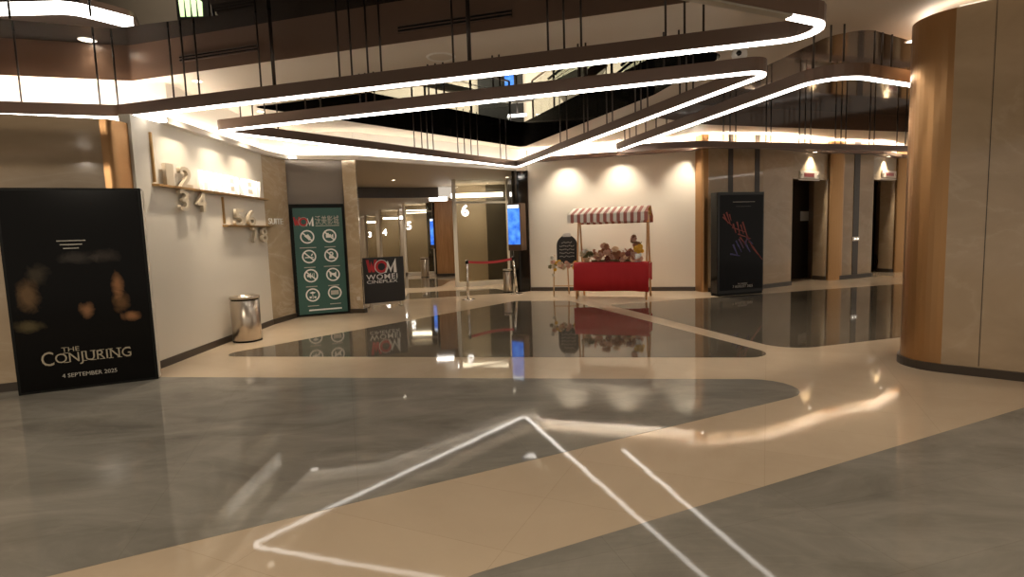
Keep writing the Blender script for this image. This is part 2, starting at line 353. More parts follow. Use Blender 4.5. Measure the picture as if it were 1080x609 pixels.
# cart wall, its gold end, lift wall
CW = Frame((.51, 15.06), (4.56, 13.80))
struct('wall_back', MB().box(0, CW.L, -.25, 0, 0, ZC, CW), M['wall'])
struct('baseboard_back', MB().box(0, CW.L, 0, .02, 0, .1, CW), M['skirt'])
struct('trim_5', MB().prism(fillet([(4.54, 13.78), (4.60, 13.46), (4.76, 13.46), (4.76, 13.95), (4.6, 14.0)], [0, .06, .03, 0, 0]), 0, ZC), M['gold'])
lw = [(4.74, 13.48), (6.2, 13.80), (7.21, 14.38)]
def wallrun(name, pts, mt, z0=0, z1=ZC, th=.3):
    out = [(pts[i][0], pts[i][1]) for i in range(len(pts))]; back = [(p[0]-th*.42, p[1]+th) for p in out][::-1]
    return struct(name, MB().prism(out+back, z0, z1), mt)
wallrun('wall_right', lw, M['marble'])
struct('baseboard_right', MB().ribbon([(4.74, 13.47), (6.2, 13.79), (7.2, 14.36)], .05, 0, .1, closed=False), M['skirt'])
lw2 = fillet([(8.47, 15.70), (8.64, 15.31), (9.0, 15.36), (10.25, 15.87), (10.35, 16.3)], [0, .18, .3, .1, 0], closed=False)
struct('wall_right_middle', MB().prism(lw2+[(9.6, 16.9), (8.75, 16.6)], 0, ZC), M['marble'])
struct('baseboard_right_middle', MB().ribbon([(p[0]+.006, p[1]-.012) for p in lw2], .05, 0, .11, closed=False), M['skirt'])
lw3 = fillet([(11.40, 17.35), (11.58, 16.95), (14.5, 17.5)], [0, .2, 0], closed=False)
struct('wall_right_far', MB().prism(lw3+[(14.5, 18.2), (11.8, 18.2)], 0, ZC), M['marble'])
struct('baseboard_right_far', MB().ribbon([(p[0]+.006, p[1]-.012) for p in lw3], .05, 0, .11, closed=False), M['skirt'])
def gold_strip(name, a, b, dep=.05):
    F = Frame(a, b); pr = [(0, 0)]+[(F.L*(.5-.5*math.cos(math.pi*k/8)), dep*math.sin(math.pi*k/8)) for k in range(1, 8)]+[(F.L, 0)]
    struct(name, MB().prism([F(u, n, 0)[:2] for u, n in pr]+[F(F.L, -.06, 0)[:2], F(0, -.06, 0)[:2]], 0, ZC), M['gold'])
gold_strip('trim_6', (8.66, 15.27), (9.12, 15.40)); gold_strip('trim_7', (11.62, 16.93), (12.1, 17.03))
# dark joints between the marble panels
FLW = Frame(lw[0], lw[1])
for k, (x0, x1, f) in enumerate(((768, 773, FLW), (796, 801, FLW), (901, 907, Frame((9.0, 15.36), (10.25, 15.87))))):
    u0 = f.px(x0, 180)[0]; u1 = f.px(x1, 180)[0]
    struct('trim_%d' % (8+k), MB().box(u0, u1, -.02, .012, 0.1, ZC, f), M['skirt'])
# lift lobbies: lintel and doors
FA = Frame((7.21, 14.38), (8.62, 15.30)); FB = Frame((10.3, 16.0), (11.6, 16.93))
struct('wall_right_lintel', MB().box(0, FA.L, -.30, -.02, 2.72, ZC, FA), M['marble_warm'])
struct('wall_right_lintel_far', MB().box(0, FB.L, -.30, -.02, 2.75, ZC, FB), M['marble_warm'])
dk = mat('dark_lift_door', (.05, .038, .028), .3, .4)
def liftdoor(name, F, ztop):
    d = MB().box(-.5, F.L+1.1, -.95, -.85, 0, ztop+.1, F)
    o = struct(name, d, dk)
    struct('door_frame', MB().box(-.5, F.L*.5-.01, -.85, -.835, 0.02, ztop, F).box(F.L*.5+.01, F.L+1.1, -.85, -.835, .02, ztop, F), dk, o)
    return o
liftdoor('door_1', FA, 2.72); liftdoor('door_2', FB, 2.75)
struct('wall_right_reveal', MB().box(-.02, .0, -.9, -.3, 0, ZC, FA), M['marble'])
# right-hand block by the camera: rounded gold corner, marble flank
d_ = Vector((.745, -.667)); n_ = Vector((-.667, -.745)); p0 = Vector((4.45, 5.72))
rr = .40; cc = p0-n_*rr
arc = [tuple(cc+(n_*math.cos(t)-d_*math.sin(t))*rr) for t in [math.pi/2*k/12 for k in range(13)]]
endc = Vector(arc[-1])
GOLD = arc+[tuple(endc-n_*.9), tuple(p0-n_*1.3), ]
struct('wall_right_column', MB().prism([tuple(p0), tuple(p0+d_*3.6), tuple(p0+d_*3.6-n_*1.5), tuple(p0-n_*1.5)], 0, ZC-.10), M['marble'])
struct('trim_11', MB().prism(GOLD, 0, ZC-.10), M['gold'])
sk = [tuple(endc-n_*.9-d_*.015)]+[tuple(cc+(n_*math.cos(t)-d_*math.sin(t))*(rr+.015)) for t in [math.pi/2*(12-k)/12 for k in range(13)]]+[tuple(p0+n_*.015+d_*3.6)]
struct('baseboard_right_column', MB().ribbon(sk, .03, 0, .085, closed=False), M['skirt'])
struct('trim_20', MB().ribbon([tuple(cc-n_*.7+d_*.0-d_*(rr-.10)), tuple(cc-d_*(rr-.10)), tuple(cc+(n_-d_)*(rr-.12)*.7), tuple(cc+n_*(rr-.10)), tuple(cc+n_*(rr-.10)+d_*3.4)], .04, ZC-.10, ZC-.08, closed=False), M['led'])
struct('wall_right_column_core', MB().prism([tuple(cc+n_*.1), tuple(cc+n_*.1+d_*3.3), tuple(cc+d_*3.3-n_*.8), tuple(cc-n_*.8)], ZC-.1, ZC), M['wall_white'])
uj = Frame(tuple(p0), tuple(p0+d_))
struct('trim_12', MB().box(.30, .306, -.01, .003, .1, ZC-.1, uj).box(1.5, 1.506, -.01, .003, .1, ZC-.1, uj), M['skirt'])

# wall coves
c13 = [(-4.51, 7.55), (-4.51, 10.5), (-4.38, 11.28), (-3.08, 11.62), (.40, 14.80)]
struct('trim_13', MB().ribbon(c13, .12, ZL-.03, ZL-.012, closed=False).ribbon([(p[0]+.055, p[1]-(.05 if k > 2 else 0)) for k, p in enumerate(c13)], .012, ZL-.03, ZL+.05, closed=False), M['wall_white'])
struct('trim_19', MB().ribbon([(p[0]+.0, p[1]) for p in c13], .05, ZL-.012, ZL+.02, closed=False), M['cove'])
lip = [(.62, 14.94), (4.52, 13.70), (4.60, 13.36), (6.25, 13.70), (7.3, 14.28), (8.66, 15.16), (10.35, 15.75), (11.6, 16.82), (14, 17.3)]
struct('trim_14', MB().ribbon([(p[0]+.01, p[1]-.05) for p in lip], .03, 3.42, 3.52, closed=False).ribbon([(p[0]-.03, p[1]+.08) for p in lip], .30, 3.41, 3.43, closed=False), M['bronze'])
struct('trim_15', MB().ribbon([(p[0]-.005, p[1]+.01) for p in lip], .05, 3.43, 3.46, closed=False), M['cove_bright'])
struct('trim_16', MB().ribbon([(-8.1, 7.12), (-6.3, 7.40), (-5.0, 7.62), (-4.75, 7.64)], .05, 3.07, 3.12, closed=False), M['cove_bright'])

# ------------------------------------------------------------------ foyer behind the opening
struct('ceiling_4', MB().flat([[(-4.6, 11.6), (-3.15, 11.8), (.5, 15.1), (.6, 19.4), (-1.5, 19.4), (-3.2, 19.2), (-5.5, 18.0), (-6.6, 18.2)]], ZL), M['foyer_ceiling'])
bh = [(-6.9, 17.9), (-5.5, 18.0), (-4.6, 18.5), (-3.2, 19.2), (-2.4, 19.3)]
struct('trim_17', MB().ribbon(fillet(bh, .6, closed=False), .12, 2.86, ZL, closed=False), M['skirt'])
struct('ceiling_5', MB().flat([[(-6.9, 17.9), (-5.5, 18.0), (-3.2, 19.2), (-1.0, 19.4), (-1.0, 44), (-14, 44), (-14, 22)]], 2.86), M['foyer_ceiling'])
struct('wall_foyer_far', MB().box(-14, -1, 42, 42.2, 0, 2.86), M['wall'])
struct('wall_foyer_side', MB().prism([(-3.3, 12.2), (-11.2, 40.5), (-11.6, 40.5), (-3.6, 12.2)], 0, 3.2), M['marble_warm'])
# behind the partitions
olive = mat('olive_plaster', (.42, .35, .26), .5)
struct('wall_foyer_back', MB().box(-1.9, .8, 19.2, 19.4, 0, ZL), olive)
struct('wall_foyer_panel', MB().box(-.78, .02, 19.0, 19.2, 0, ZL), mat('umber_panel', (.06, .05, .035), .2))
struct('wall_foyer_return', MB().prism([(.02, 17.5), (.50, 15.18), (.7, 15.18), (.7, 17.7), (.02, 17.7)], 0, ZL), M['black_gloss'])
struct('wall_foyer_wood', MB().box(-2.84, -1.95, 21.4, 21.6, 0.0, 2.86), M['wood'])
struct('baseboard_foyer_wood', MB().box(-2.86, -1.95, 21.3, 21.4, 0.0, .1), M['skirt'])
struct('wall_foyer_end', MB().box(-4.65, -3.15, 24.6, 24.8, 0, 2.86), olive)
struct('wall_foyer_end_second', MB().box(-7.0, -4.9, 29.4, 29.6, 0, 2.86), olive)
struct('wall_foyer_end_third', MB().box(-10.4, -7.4, 36.5, 36.7, 0, 2.86), olive)
struct('wall_foyer_jamb', MB().box(-3.30, -2.75, 22.4, 22.65, 0, 2.86), M['black_gloss'])
# dark pillar left of the cart wall
struct('wall_pillar', MB().prism(fillet([(.08, 14.98), (.22, 14.78), (.50, 14.98), (.5, 15.2), (.1, 15.2)], [.04, .04, 0, 0, 0]), 0, ZL), M['black_gloss'])
struct('trim_18', MB().prism([(.40, 14.93), (.50, 14.98), (.52, 15.05), (.45, 15.05)], 0, ZL), M['bronze'])

def partition(a, b, zt, num, numpx, label, fw=.09, numh=.26):
    F = Frame(a, b); t = thing('glass_partition', label, 'glass wall', F(F.L/2, 0, 0), 'numbered glass partitions')
    f = MB().box(0, fw, -.05, .05, 0, zt, F).box(F.L-.05, F.L, -.05, .05, 0, zt, F).box(0, F.L, -.05, .05, 0, .14, F).box(0, F.L, -.03, .03, 2.50, 2.56, F)
    f.build('frame', M['frame_w'], t, .004)
    MB().box(fw, F.L-.05, -.008, .008, .14, 2.5, F).box(fw, F.L-.05, -.008, .008, 2.56, zt, F).build('pane', M['glass'], t)
    u, z = F.px(*numpx)
    text('numeral', num, F, u, .03, z-numh/2, M['num'], t, height=numh, depth=.03, bold=.02)
    return t
g6 = (PY(481, 300, 16.83)[0], 16.83); partition(g6, (-.05, 17.51), ZL, '6', (490, 222), 'glass partition with a lit numeral 6 behind the rope barrier', numh=.33)
g5a = (PY(427, 270, 22.3)[0], 22.3); g5b = (PY(459, 270, 22.3)[0], 22.3)
partition(g5a, g5b, 2.86, '5', (431.5, 238), 'glass partition with a lit numeral 5 left of the wooden wall panel', numh=.30)
g4a = (PY(401, 260, 27)[0], 27.); g4b = (PY(421, 260, 27)[0], 27.4)
partition(g4a, g4b, 2.86, '4', (405.5, 245), 'glass partition with a lit numeral 4 beyond the black cinema board', numh=.30)
g3a = (PY(386, 260, 33)[0], 33.); g3b = (PY(400, 260, 33)[0], 33.4)
partition(g3a, g3b, 2.86, '3', (390, 247.5), 'glass partition with a lit numeral 3, the farthest and leftmost one', numh=.30)
for x, y, e in ((-1.2, 17.9, 90), (-2.2, 15.2, 60), (-5.0, 21.0, 70), (-6.6, 28.0, 70), (-4.8, 24.2, 60), (-8.5, 35, 60)):
    l_ = lamp('SPOT', (x, y, (ZL if y < 18 else 2.86)-.03), e, (1., .87, .70), spot_size=math.radians(140), spot_blend=.8, shadow_soft_size=.04)
for k, (x0, x1, yy, z) in enumerate(((-1.9, -.2, 18.6, 2.78), (-2.75, -2.15, 19.6, 2.76), (-4.3, -3.4, 23.6, 2.52), (-6.4, -5.4, 28.6, 2.45), (-9.0, -7.7, 35.6, 2.45))):
    o = MB().box(x0, x1, yy-.10, yy+.10, z, z+.13).build('linear_light', M['led'], None, .005)
    tag(o, ['bright linear lamp behind the glass with numeral 6', 'bright linear lamp above the wooden wall panel', 'bright linear lamp behind the glass with numeral 5', 'bright linear lamp behind the glass with numeral 4', 'bright linear lamp behind the glass with numeral 3'][k], 'lamp', 'linear lamps in the foyer')
    zc = ZL if k == 0 else 2.86
    for x in (x0+.1, x1-.1): MB().cyl((x, yy, z+.12), (x, yy, zc), .008, seg=6).build('suspension_rod', M['rod'], o)

# ================================================================== HANGING LIGHT LOOPS
def loop_light(label, path, pts_rods, parent_loc, z0=ZL, h=.165, wd=.085, closed=True, dark=None, thin=None, thin_rods=(), ztop=4.2, wide=(), lit=None):
    t = thing('suspended_light', label, 'light fitting', parent_loc, 'hanging bronze light loops')
    bnd = MB().ribbon(path, wd, z0+.02, z0+h, closed)
    if thin: bnd.ribbon(thin, wd, z0-.045, z0+.085, False)
    bnd.build('band', M['bronze'], t)
    MB().ribbon(lit or path, wd*.80, z0, z0+.02, closed and not lit).build('light_strip', M['led'], t)
    if dark: MB().ribbon(dark, wd*.86, z0+.004, z0+.02, False).build('diffuser', M['unlit'], t)
    for k, (x, y) in enumerate(pts_rods):
        MB().cyl((x, y, z0+h-.01), (x, y, ztop), .022 if k in wide else .011, seg=8).build('rod', M['rod'], t)
    for x, y in thin_rods: MB().cyl((x, y, z0+.07), (x, y, ztop), .012, seg=8).build('rod', M['rod'], t)
    return t
def on_run(a, b, pxs):
    """plan points of the straight run a->b that lie towards the given columns"""
    F = Frame(a, b); out = []
    for px in pxs:
        u = F.px(px, 150)[0]
        for _ in range(3):
            p = F(u, 0, 3.45); v = np.array(p)-np.array([0, 0, EYE]); yy = 304.5-FPX*(v@UP)/(v@FW); u = F.px(px, yy)[0]
        if 0 < u < F.L: out.append(F(u, 0, 0)[:2])
    return out
ra = on_run((-9.5, 5.9), (-6.11, 6.95), [2]) + on_run(LA[1], LA[2], [22, 105]) + on_run(LA[2], LA[3], [124, 183, 196, 210, 275, 289, 358, 371, 388, 402, 478, 495, 578, 595, 613, 702, 722, 742])
ra += [(2.4, 4.647), (1.2, 4.095), (1.0, 4.003), (-1, 3.08), (-3, 2.16)]
loop_light('longest bronze light loop, rounded end at upper right, reaching the left edge', la, ra, (-3.5, 5.2, ZL), wide=(7, 13), lit=la[:-2]+[(2.25, 4.578)], dark=[(2.24, 4.574), la[-1]])
rb = on_run(LB[0], LB[1], [254, 267, 280, 293, 437, 445, 451, 457, 483, 490, 497, 504, 528, 534]) + on_run(LB[1], LB[2], [591, 598, 616, 620, 640, 646, 670, 676, 683, 717, 724, 731]) + on_run(LB[2], LB[0], [322, 338, 380, 386, 395, 452, 460, 468, 520, 527, 610, 618, 700, 716])
loop_light('middle triangular bronze light loop pointing at the cart wall', lb, rb, (-.4, 9.5, ZL), ztop=4.35)
nr = lc[0:1]; NEAR = fillet([(2.30, 11.85), (3.62, 6.32), (5.03, 7.03), (9.3, 8.75), (10.1, 13.42)], [0, .42, .3, .3, 0], closed=False)
FAR = fillet([(10.1, 13.42), (3.9, 11.38), (3.0, 11.42), (2.30, 11.85)], [0, .5, .2, 0], closed=False)
rc = on_run(LC[0], LC[1], [659, 664, 671, 681, 692, 703, 858, 876]) + on_run(LC[1], LC[2], [890, 922, 930, 940]) + [(7.5, 8.02), (9.6, 10.5)]
rcf = on_run(LC[4], LC[5], [763, 770, 776, 808, 813, 843, 849, 855, 881, 887, 892, 917, 922, 946, 955])
if not rcf: rcf = on_run(LC[5], LC[4], [763, 770, 776, 808, 813, 843, 849, 855, 881, 887, 892, 917, 922, 946, 955])
loop_light('bronze light loop beside the gold column, in front of the lifts', NEAR, rc, (5.5, 9.5, ZL), closed=False, thin=FAR, thin_rods=rcf, ztop=4.14)

# downlights: fitting + lamp
def downlight(x, y, z, label, energy, spot=95, blend=.6, r=.05, col=(1., .85, .66), tilt=None):
    t = thing('downlight', label, 'downlight', (x, y, z), 'recessed downlights')
    MB().lathe([(r, 0), (r*1.35, -.004), (r*1.45, .0), (r*1.45, .01), (r, .01)], (x, y, z-.004), 20).build('trim_ring', M['trim_white'], t)
    MB().lathe([(0, .0), (r, .0)], (x, y, z-.003), 20).build('lens', M['lens'], t)
    l = lamp('SPOT', (x, y, z-.03), energy, col, spot_size=math.radians(spot), spot_blend=blend, shadow_soft_size=.04)
    if tilt: l.rotation_euler = Vector((tilt[0]-x, tilt[1]-y, tilt[2]-z)).to_track_quat('-Z', 'Y').to_euler()
    return t
for px, lb_ in ((598, 'leftmost downlight washing the cart wall'), (655, 'downlight washing the cart wall above the striped awning'), (728, 'rightmost downlight washing the cart wall, near the gold edge')):
    u = CW.px(px, 190)[0]; p = CW(u, .45, 0); downlight(p[0], p[1], ZC, lb_, 190, 92, .8, col=(1., .87, .70))
for y, lb_ in ((7.75, 'downlight over the numerals 1 and 2 on the left wall'), (8.75, 'downlight over the first lit word on the left wall'), (9.65, 'downlight over the second lit word on the left wall')):
    downlight(-4.12, y, ZC, lb_, 120, 80, .7)
p = FA(FA.L*.5, .10, 0); downlight(p[0], p[1], 3.41, 'downlight above the nearer lift opening', 110, 105, .8)
p = FB(FB.L*.45, .10, 0); downlight(p[0], p[1], 3.41, 'downlight above the farther lift opening', 110, 105, .8)
for px, py, lb_ in ((415, 190, 'downlight in the foyer ceiling above the black cinema board'), (535, 187, 'downlight in the foyer ceiling beside the dark pillar')):
    x, y, z = P(px, py, ZL); downlight(x, y, ZL, lb_, 130, 120, .8)
downlight(4.95, 7.05, ZC, 'downlight in the white ceiling beside the gold column', 150, 120, .6)
for x, y, e in ((-3.2, 8.1, 110), (2.0, 9.0, 150), (-1.0, 12.6, 110), (5.5, 12.1, 130), (7.6, 13.2, 110)):
    pass
x, y, z = P(92, 42, 4.2)  # glowing disc placed where the glossy black shows a downlight's reflection
t = downlight(x, y, 4.2, 'downlight disc standing for a reflection in the black ceiling at the upper left', 5, 110, .7, r=.07)

# the hall goes on behind the camera, under unseen downlights; then two added forward spots
for (x, y, e) in ((-4.6, 2.2, 140), (-1.6, .9, 140), (1.5, -.6, 140), (4.6, .4, 110), (3.2, 3.0, 80), (-6.8, 4.0, 120)):
    l_ = lamp('SPOT', (x, y, ZC-.03), e, (1., .86, .68), spot_size=math.radians(140), spot_blend=.8, shadow_soft_size=.04)
for x, tx, e_ in ((-2.6, -6.2, 330), (2.0, 5.6, 40)):  # spots without fittings, added to brighten the left marble and right column
    l_ = lamp('SPOT', (x, -1.5, ZC-.05), e_, (1., .87, .70), spot_size=math.radians(75), spot_blend=.9, shadow_soft_size=.04)
    l_.rotation_euler = Vector((tx-x, 7., -1.6)).to_track_quat('-Z', 'Y').to_euler()
# ================================================================== UPPER STOREY SEEN THROUGH THE OPENINGS
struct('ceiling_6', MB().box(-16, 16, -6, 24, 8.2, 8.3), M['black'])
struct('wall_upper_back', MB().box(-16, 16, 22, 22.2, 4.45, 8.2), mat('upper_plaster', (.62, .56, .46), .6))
struct('wall_upper_front', MB().box(-16, 16, -6, -5.8, 3.8, 8.2), M['black'])  # unseen front, left and right walls added to keep world light out
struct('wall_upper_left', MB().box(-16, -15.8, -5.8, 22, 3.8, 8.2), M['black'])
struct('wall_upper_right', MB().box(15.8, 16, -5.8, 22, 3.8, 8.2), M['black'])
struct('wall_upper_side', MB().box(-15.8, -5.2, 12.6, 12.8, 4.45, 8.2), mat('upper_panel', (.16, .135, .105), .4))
# lit soffit with round nose far up at the left
o = MB().prism(fillet([(-15, 10.6), (-7.9, 10.75), (-7.3, 11.6), (-7.7, 12.4), (-15, 12.4)], [0, .5, .4, .2, 0]), 6.08, 6.2).build('upper_light_soffit', M['bronze'])
tag(o, 'round-nosed bronze soffit on the upper storey at the top left', 'light fitting')
o2 = MB().ribbon(fillet([(-15, 10.62), (-7.92, 10.77), (-7.35, 11.6)], [0, .5, 0], closed=False), .05, 5.86, 6.08, closed=False).build('light_strip', M['led'], o)
for px in (12, 97):
    q = PY(px, 10, 10.55); MB().cyl((q[0], 10.5, 5.7), (q[0], 10.5, 8.2), .02).build('rod', M['rod'], o)
# green lit emblem upstairs
q0 = PY(187, 16, 12.4); t = thing('lit_window_sign', 'pale green lit emblem of upright bars on the upper storey', 'sign', (q0[0]+.2, 12.5, q0[2]))
sg = Frame((q0[0], 12.5), (q0[0]+1, 12.5), q0[2])
mbg = MB().box(-.06, .62, -.02, .0, -.06, .60, sg); mbg.build('backing', M['black'], t)
for k in range(4):
    MB().fprism([(.02+.13*k, 0.), (.10+.13*k, 0.), (.11+.13*k, .38-.03*k), (.05+.13*k, .46-.04*k), (.0+.13*k, .40)], .0, .02, sg).build('bar', M['green_lit'], t)
# black gallery around the middle opening
tip = VB[len(VB)//2]
up_tip = fillet([(-2.1, 12.9), (.35, 15.5), (1.75, 12.6)], [0, .5, 0], closed=False)
o = MB().ribbon(up_tip, .12, 4.98, 5.14, closed=False).build('gallery_light', M['frame_w']); tag(o, 'pale V-shaped lit gallery edge seen through the middle ceiling opening', 'light fitting')
MB().ribbon(up_tip[3:-3], .08, 4.62, 4.68, closed=False).build('light_strip', M['led'], o)
for q in (up_tip[0], up_tip[len(up_tip)//2], up_tip[-1]): MB().cyl((q[0], q[1], 4.6), (q[0], q[1], 8.2), .02).build('rod', M['rod'], o)
def railing(a, b, label, z=4.45):
    F = Frame(a, b, z); t = thing('glass_railing', label, 'railing', F(F.L/2, 0, 0), 'glass railings on the upper storey')
    MB().tube([F(0, 0, 1.05), F(F.L, 0, 1.05)], .025).build('handrail', M['steel'], t)
    MB().tube([F(0, 0, .72), F(F.L, 0, .72)], .010).build('handrail', M['steel'], t)
    MB().box(0.03, F.L-.03, -.006, .006, .03, 1.0, F).build('glass_panel', M['rail_glass'], t)
    n = max(2, int(F.L/1.3))
    for k in range(n+1): MB().box(F.L*k/n-.018, F.L*k/n+.018, -.02, .02, 0, 1.05, F).build('post', M['rod'], t)
railing((-4.6, 9.3), (.1, 15.0), 'glass railing of the upper storey along the left edge of the middle opening')
railing((.7, 15.0), (3.4, 7.2), 'glass railing of the upper storey along the right edge of the middle opening')
q0, q1 = PY(503, 74, 21.9), PY(552, 100, 21.9)
struct('door_upper', MB().box(q0[0], q1[0], 21.85, 22, 4.45, q0[2]+.2), M['black'])
q0, q1 = PY(532, 79, 21.8), PY(542, 94, 21.8)
t = thing('upper_screen', 'small blue screen on the upper storey beside the dark doorway', 'screen', ((q0[0]+q1[0])/2, 21.8, q1[2]))
MB().box(q0[0]-.06, q1[0]+.06, 21.78, 21.98, q1[2]-.06, q0[2]+.06).build('casing', M['black'], t, .01)
MB().box(q0[0], q1[0], 21.765, 21.785, q1[2], q0[2]).build('display', M['screen'], t)
def escal(pa, pb, y, label):
    a, b = PY(*pa, y), PY(*pb, y); e = Vector((b[0]-a[0], b[2]-a[2])); e.normalize(); q = Vector((-e.y, e.x))
    t = thing('escalator', label, 'escalator', (a[0], y, a[2]-.6))
    F = Frame((0, y), (1, y)); A = Vector((a[0], a[2])); B = Vector((b[0], b[2]))
    MB().fprism([tuple(A-q*.2), tuple(B-q*.2), tuple(B+q*.1), tuple(A+q*.1)], -.6, .6, F).build('truss', M['brown'], t)
    for n in (-.55, .55):
        MB().fprism([tuple(A+q*.1), tuple(B+q*.1), tuple(B+q*.75), tuple(A+q*.75)], n-.01, n+.01, F).build('balustrade', M['rail_glass'], t)
        MB().tube([F(A.x+q.x*.78, n, A.y+q.y*.78), F(B.x+q.x*.78, n, B.y+q.y*.78)], .04).build('handrail', M['black'], t)
escal((594, 100), (634, 70), 18.5, 'brown escalator rising to the right on the upper storey')
escal((668, 98), (708, 66), 16.8, 'second escalator, nearer and further right on the upper storey')
for x in (-4.5, -1.5, 1.5, 4.5):  # added spots without fittings, aimed to brighten the upper back wall
    l_ = lamp('SPOT', (x, 18.2, 8.0), 600, (1., .86, .68), spot_size=math.radians(110), spot_blend=.8, shadow_soft_size=.03)
    l_.rotation_euler = Vector((0, 4.2, -2.0)).to_track_quat('-Z', 'Y').to_euler()
l_ = lamp('SPOT', (-6.2, 9.6, 8.0), 260, (1., .86, .68), spot_size=math.radians(100), spot_blend=.8, shadow_soft_size=.03)  # one more added spot, brightening the dim side wall upstairs
l_.rotation_euler = Vector((0, 3., -1.8)).to_track_quat('-Z', 'Y').to_euler()
# ================================================================== CEILING SMALL THINGS
F = Frame(VA[0], VA[1]);
i0 = max(range(len(VA)), key=lambda i: VA[i][1]); j0 = max(range(len(VA)), key=lambda i: VA[i][0])
FV = Frame((-5.05, 7.67), (2.6, 5.44))
va2 = [p for p in VA]
def slot(x0, y0, x1, y1, label):
    # slot diffuser let into the brown upstand of the opening
    e = min(range(len(VA)-1), key=lambda i: -(Vector(VA[i+1])-Vector(VA[i])).length if VA[i][0] < -3 and VA[i+1][0] > 0 else 0)
    a, b = VA[e], VA[e+1]
    if a[0] > b[0]: a, b = b, a
    f = Frame(a, b); u0, z0 = f.px(x0, y0); u1, z1 = f.px(x1, y1)
    t = thing('air_slot', label, 'air vent', f(u0, .01, z0), 'slot air diffusers')
    zc = min(max((z0+z1)/2, 3.86), 4.1)
    MB().box(u0, u1, 0.0, .012, zc-.035, zc+.035, f).build('backing', M['black'], t)
    for k in (-1, 0, 1): MB().box(u0, u1, .004, .025, zc+k*.035-.006, zc+k*.035+.006, f).build('slat', M['bronze'], t)
slot(190, 63, 272, 50, 'dark air slot in the brown upstand at the upper left')
slot(420, 31, 540, 15, 'dark air slot in the brown upstand near the top centre')
x, y, z = P(465, 60, ZC)
o = MB().lathe([(.14, 0), (.15, -.012), (.17, -.012), (.18, 0)], (x, y, ZC), 28).build('ceiling_speaker', M['trim_white']); tag(o, 'round flush speaker ring in the beige ceiling above the long light loop', 'speaker')
MB().lathe([(0, -.004), (.14, -.004)], (x, y, ZC), 28).build('grille', M['soffit'], o)
x, y, z = P(780, 45, ZC); t = thing('security_camera', 'white dome security camera hanging from the ceiling at the right', 'camera', (x, y, ZC))
MB().lathe([(.0, 0), (.07, 0), (.075, -.05), (.06, -.07), (0, -.07)], (x, y, ZC), 20).build('mount', M['dome'], t)
MB().lathe([(.055, -.07), (.085, -.10), (.09, -.15), (.075, -.19), (0.0, -.205)], (x, y, ZC), 20).build('shell', M['dome'], t)
MB().ball((x-.03, y-.06, ZC-.14), .035).build('lens', M['black_gloss'], t)

# ================================================================== LEFT SIDE THINGS
# poster stand
FP = Frame((-5.40, 5.95), (-4.23, 6.52)); W_, H_ = FP.L, 2.24
t = thing('poster_stand', 'tall black poster stand against the left marble wall with amber faces in shadow', 'poster', FP(W_/2, -.08, 0))
MB().box(0, W_, -.16, 0, 0, H_, FP).build('case', M['black'], t, .008)
MB().box(W_, W_+.012, -.15, -.012, .02, H_-.02, FP).build('side_panel', M['plate'], t)
pm = mat('dark_poster_print', (.01, .009, .008), .15, spec=.12)
N, L, b = nodes(pm); g = N.new('ShaderNodeNewGeometry'); acc = None
nz = noise(pm, coords(pm, (1, 1, 1)), 7., 5, .6, .8)
def blob(px, py, rx, rz, col, k):
    global acc
    u, z = FP.px(px, py); c = FP(u, .006, z)
    sub = N.new('ShaderNodeVectorMath'); sub.operation = 'SUBTRACT'; L.new(g.outputs['Position'], sub.inputs[0]); sub.inputs[1].default_value = c
    sc = N.new('ShaderNodeVectorMath'); sc.operation = 'MULTIPLY'; L.new(sub.outputs[0], sc.inputs[0]); sc.inputs[1].default_value = (1/rx, 1/rx, 1/rz)
    ln = N.new('ShaderNodeVectorMath'); ln.operation = 'LENGTH'; L.new(sc.outputs[0], ln.inputs[0])
    ad = N.new('ShaderNodeMath'); ad.operation = 'MULTIPLY_ADD'; L.new(nz, ad.inputs[0]); ad.inputs[1].default_value = .75; L.new(ln.outputs['Value'], ad.inputs[2])
    r = ramp(pm, ad.outputs[0], [(.75, tuple(k*c_ for c_ in col)), (1., tuple(.25*k*c_ for c_ in col)), (1.0, (0, 0, 0))]) if False else ramp(pm, ad.outputs[0], [(.55, tuple(k*c_*1.1 for c_ in col)), (1.35, (0, 0, 0))])
    acc = r if acc is None else mixc(pm, acc, r, 1., 'ADD')
for a in ((30, 312, .20, .34, (.16, .095, .045), .75), (92, 328, .13, .17, (.30, .15, .07), .8), (124, 300, .11, .30, (.32, .15, .065), .85), (139, 333, .17, .11, (.34, .16, .07), .8), (128, 318, .16, .22, (.20, .10, .04), .6), (80, 272, .36, .13, (.075, .065, .055), .5), (110, 270, .26, .14, (.075, .06, .05), .5), (30, 345, .26, .13, (.11, .085, .04), .7), (40, 290, .2, .2, (.07, .055, .035), .6)): blob(*a)
L.new(mixc(pm, acc, (.003, .0025, .002), 1., 'ADD'), b.inputs['Base Color'])
MB().box(.03, W_-.03, 0, .006, .03, H_-.03, FP).build('print', pm, t)
pt = mat('poster_lettering', (.36, .31, .22), .5)
def ptext(name, s, px, py, w, m=pt, **k):
    u, z = FP.px(px, py); return text(name, s, FP, u, .007, z, m, t, width=w, **k)
u0 = FP.px(45, 384)[0]; u1 = FP.px(139, 376)[0]
zt = (FP.px(45, 384)[1]+FP.px(139, 376)[1])/2
def serif(s, u, z, h, w):
    """capital letters with small foot and head bars"""
    text('lettering', s, FP, u+w/2, .007, z, pt, t, width=w, height=h)
ch = .105; text('lettering', 'C', FP, u0+.05, .007, zt-.02, pt, t, width=.11, height=.155)
text('lettering', 'ONJURING', FP, u0+.115, .007, zt, pt, t, width=u1-u0-.115, height=ch, align='LEFT')
sb = MB()
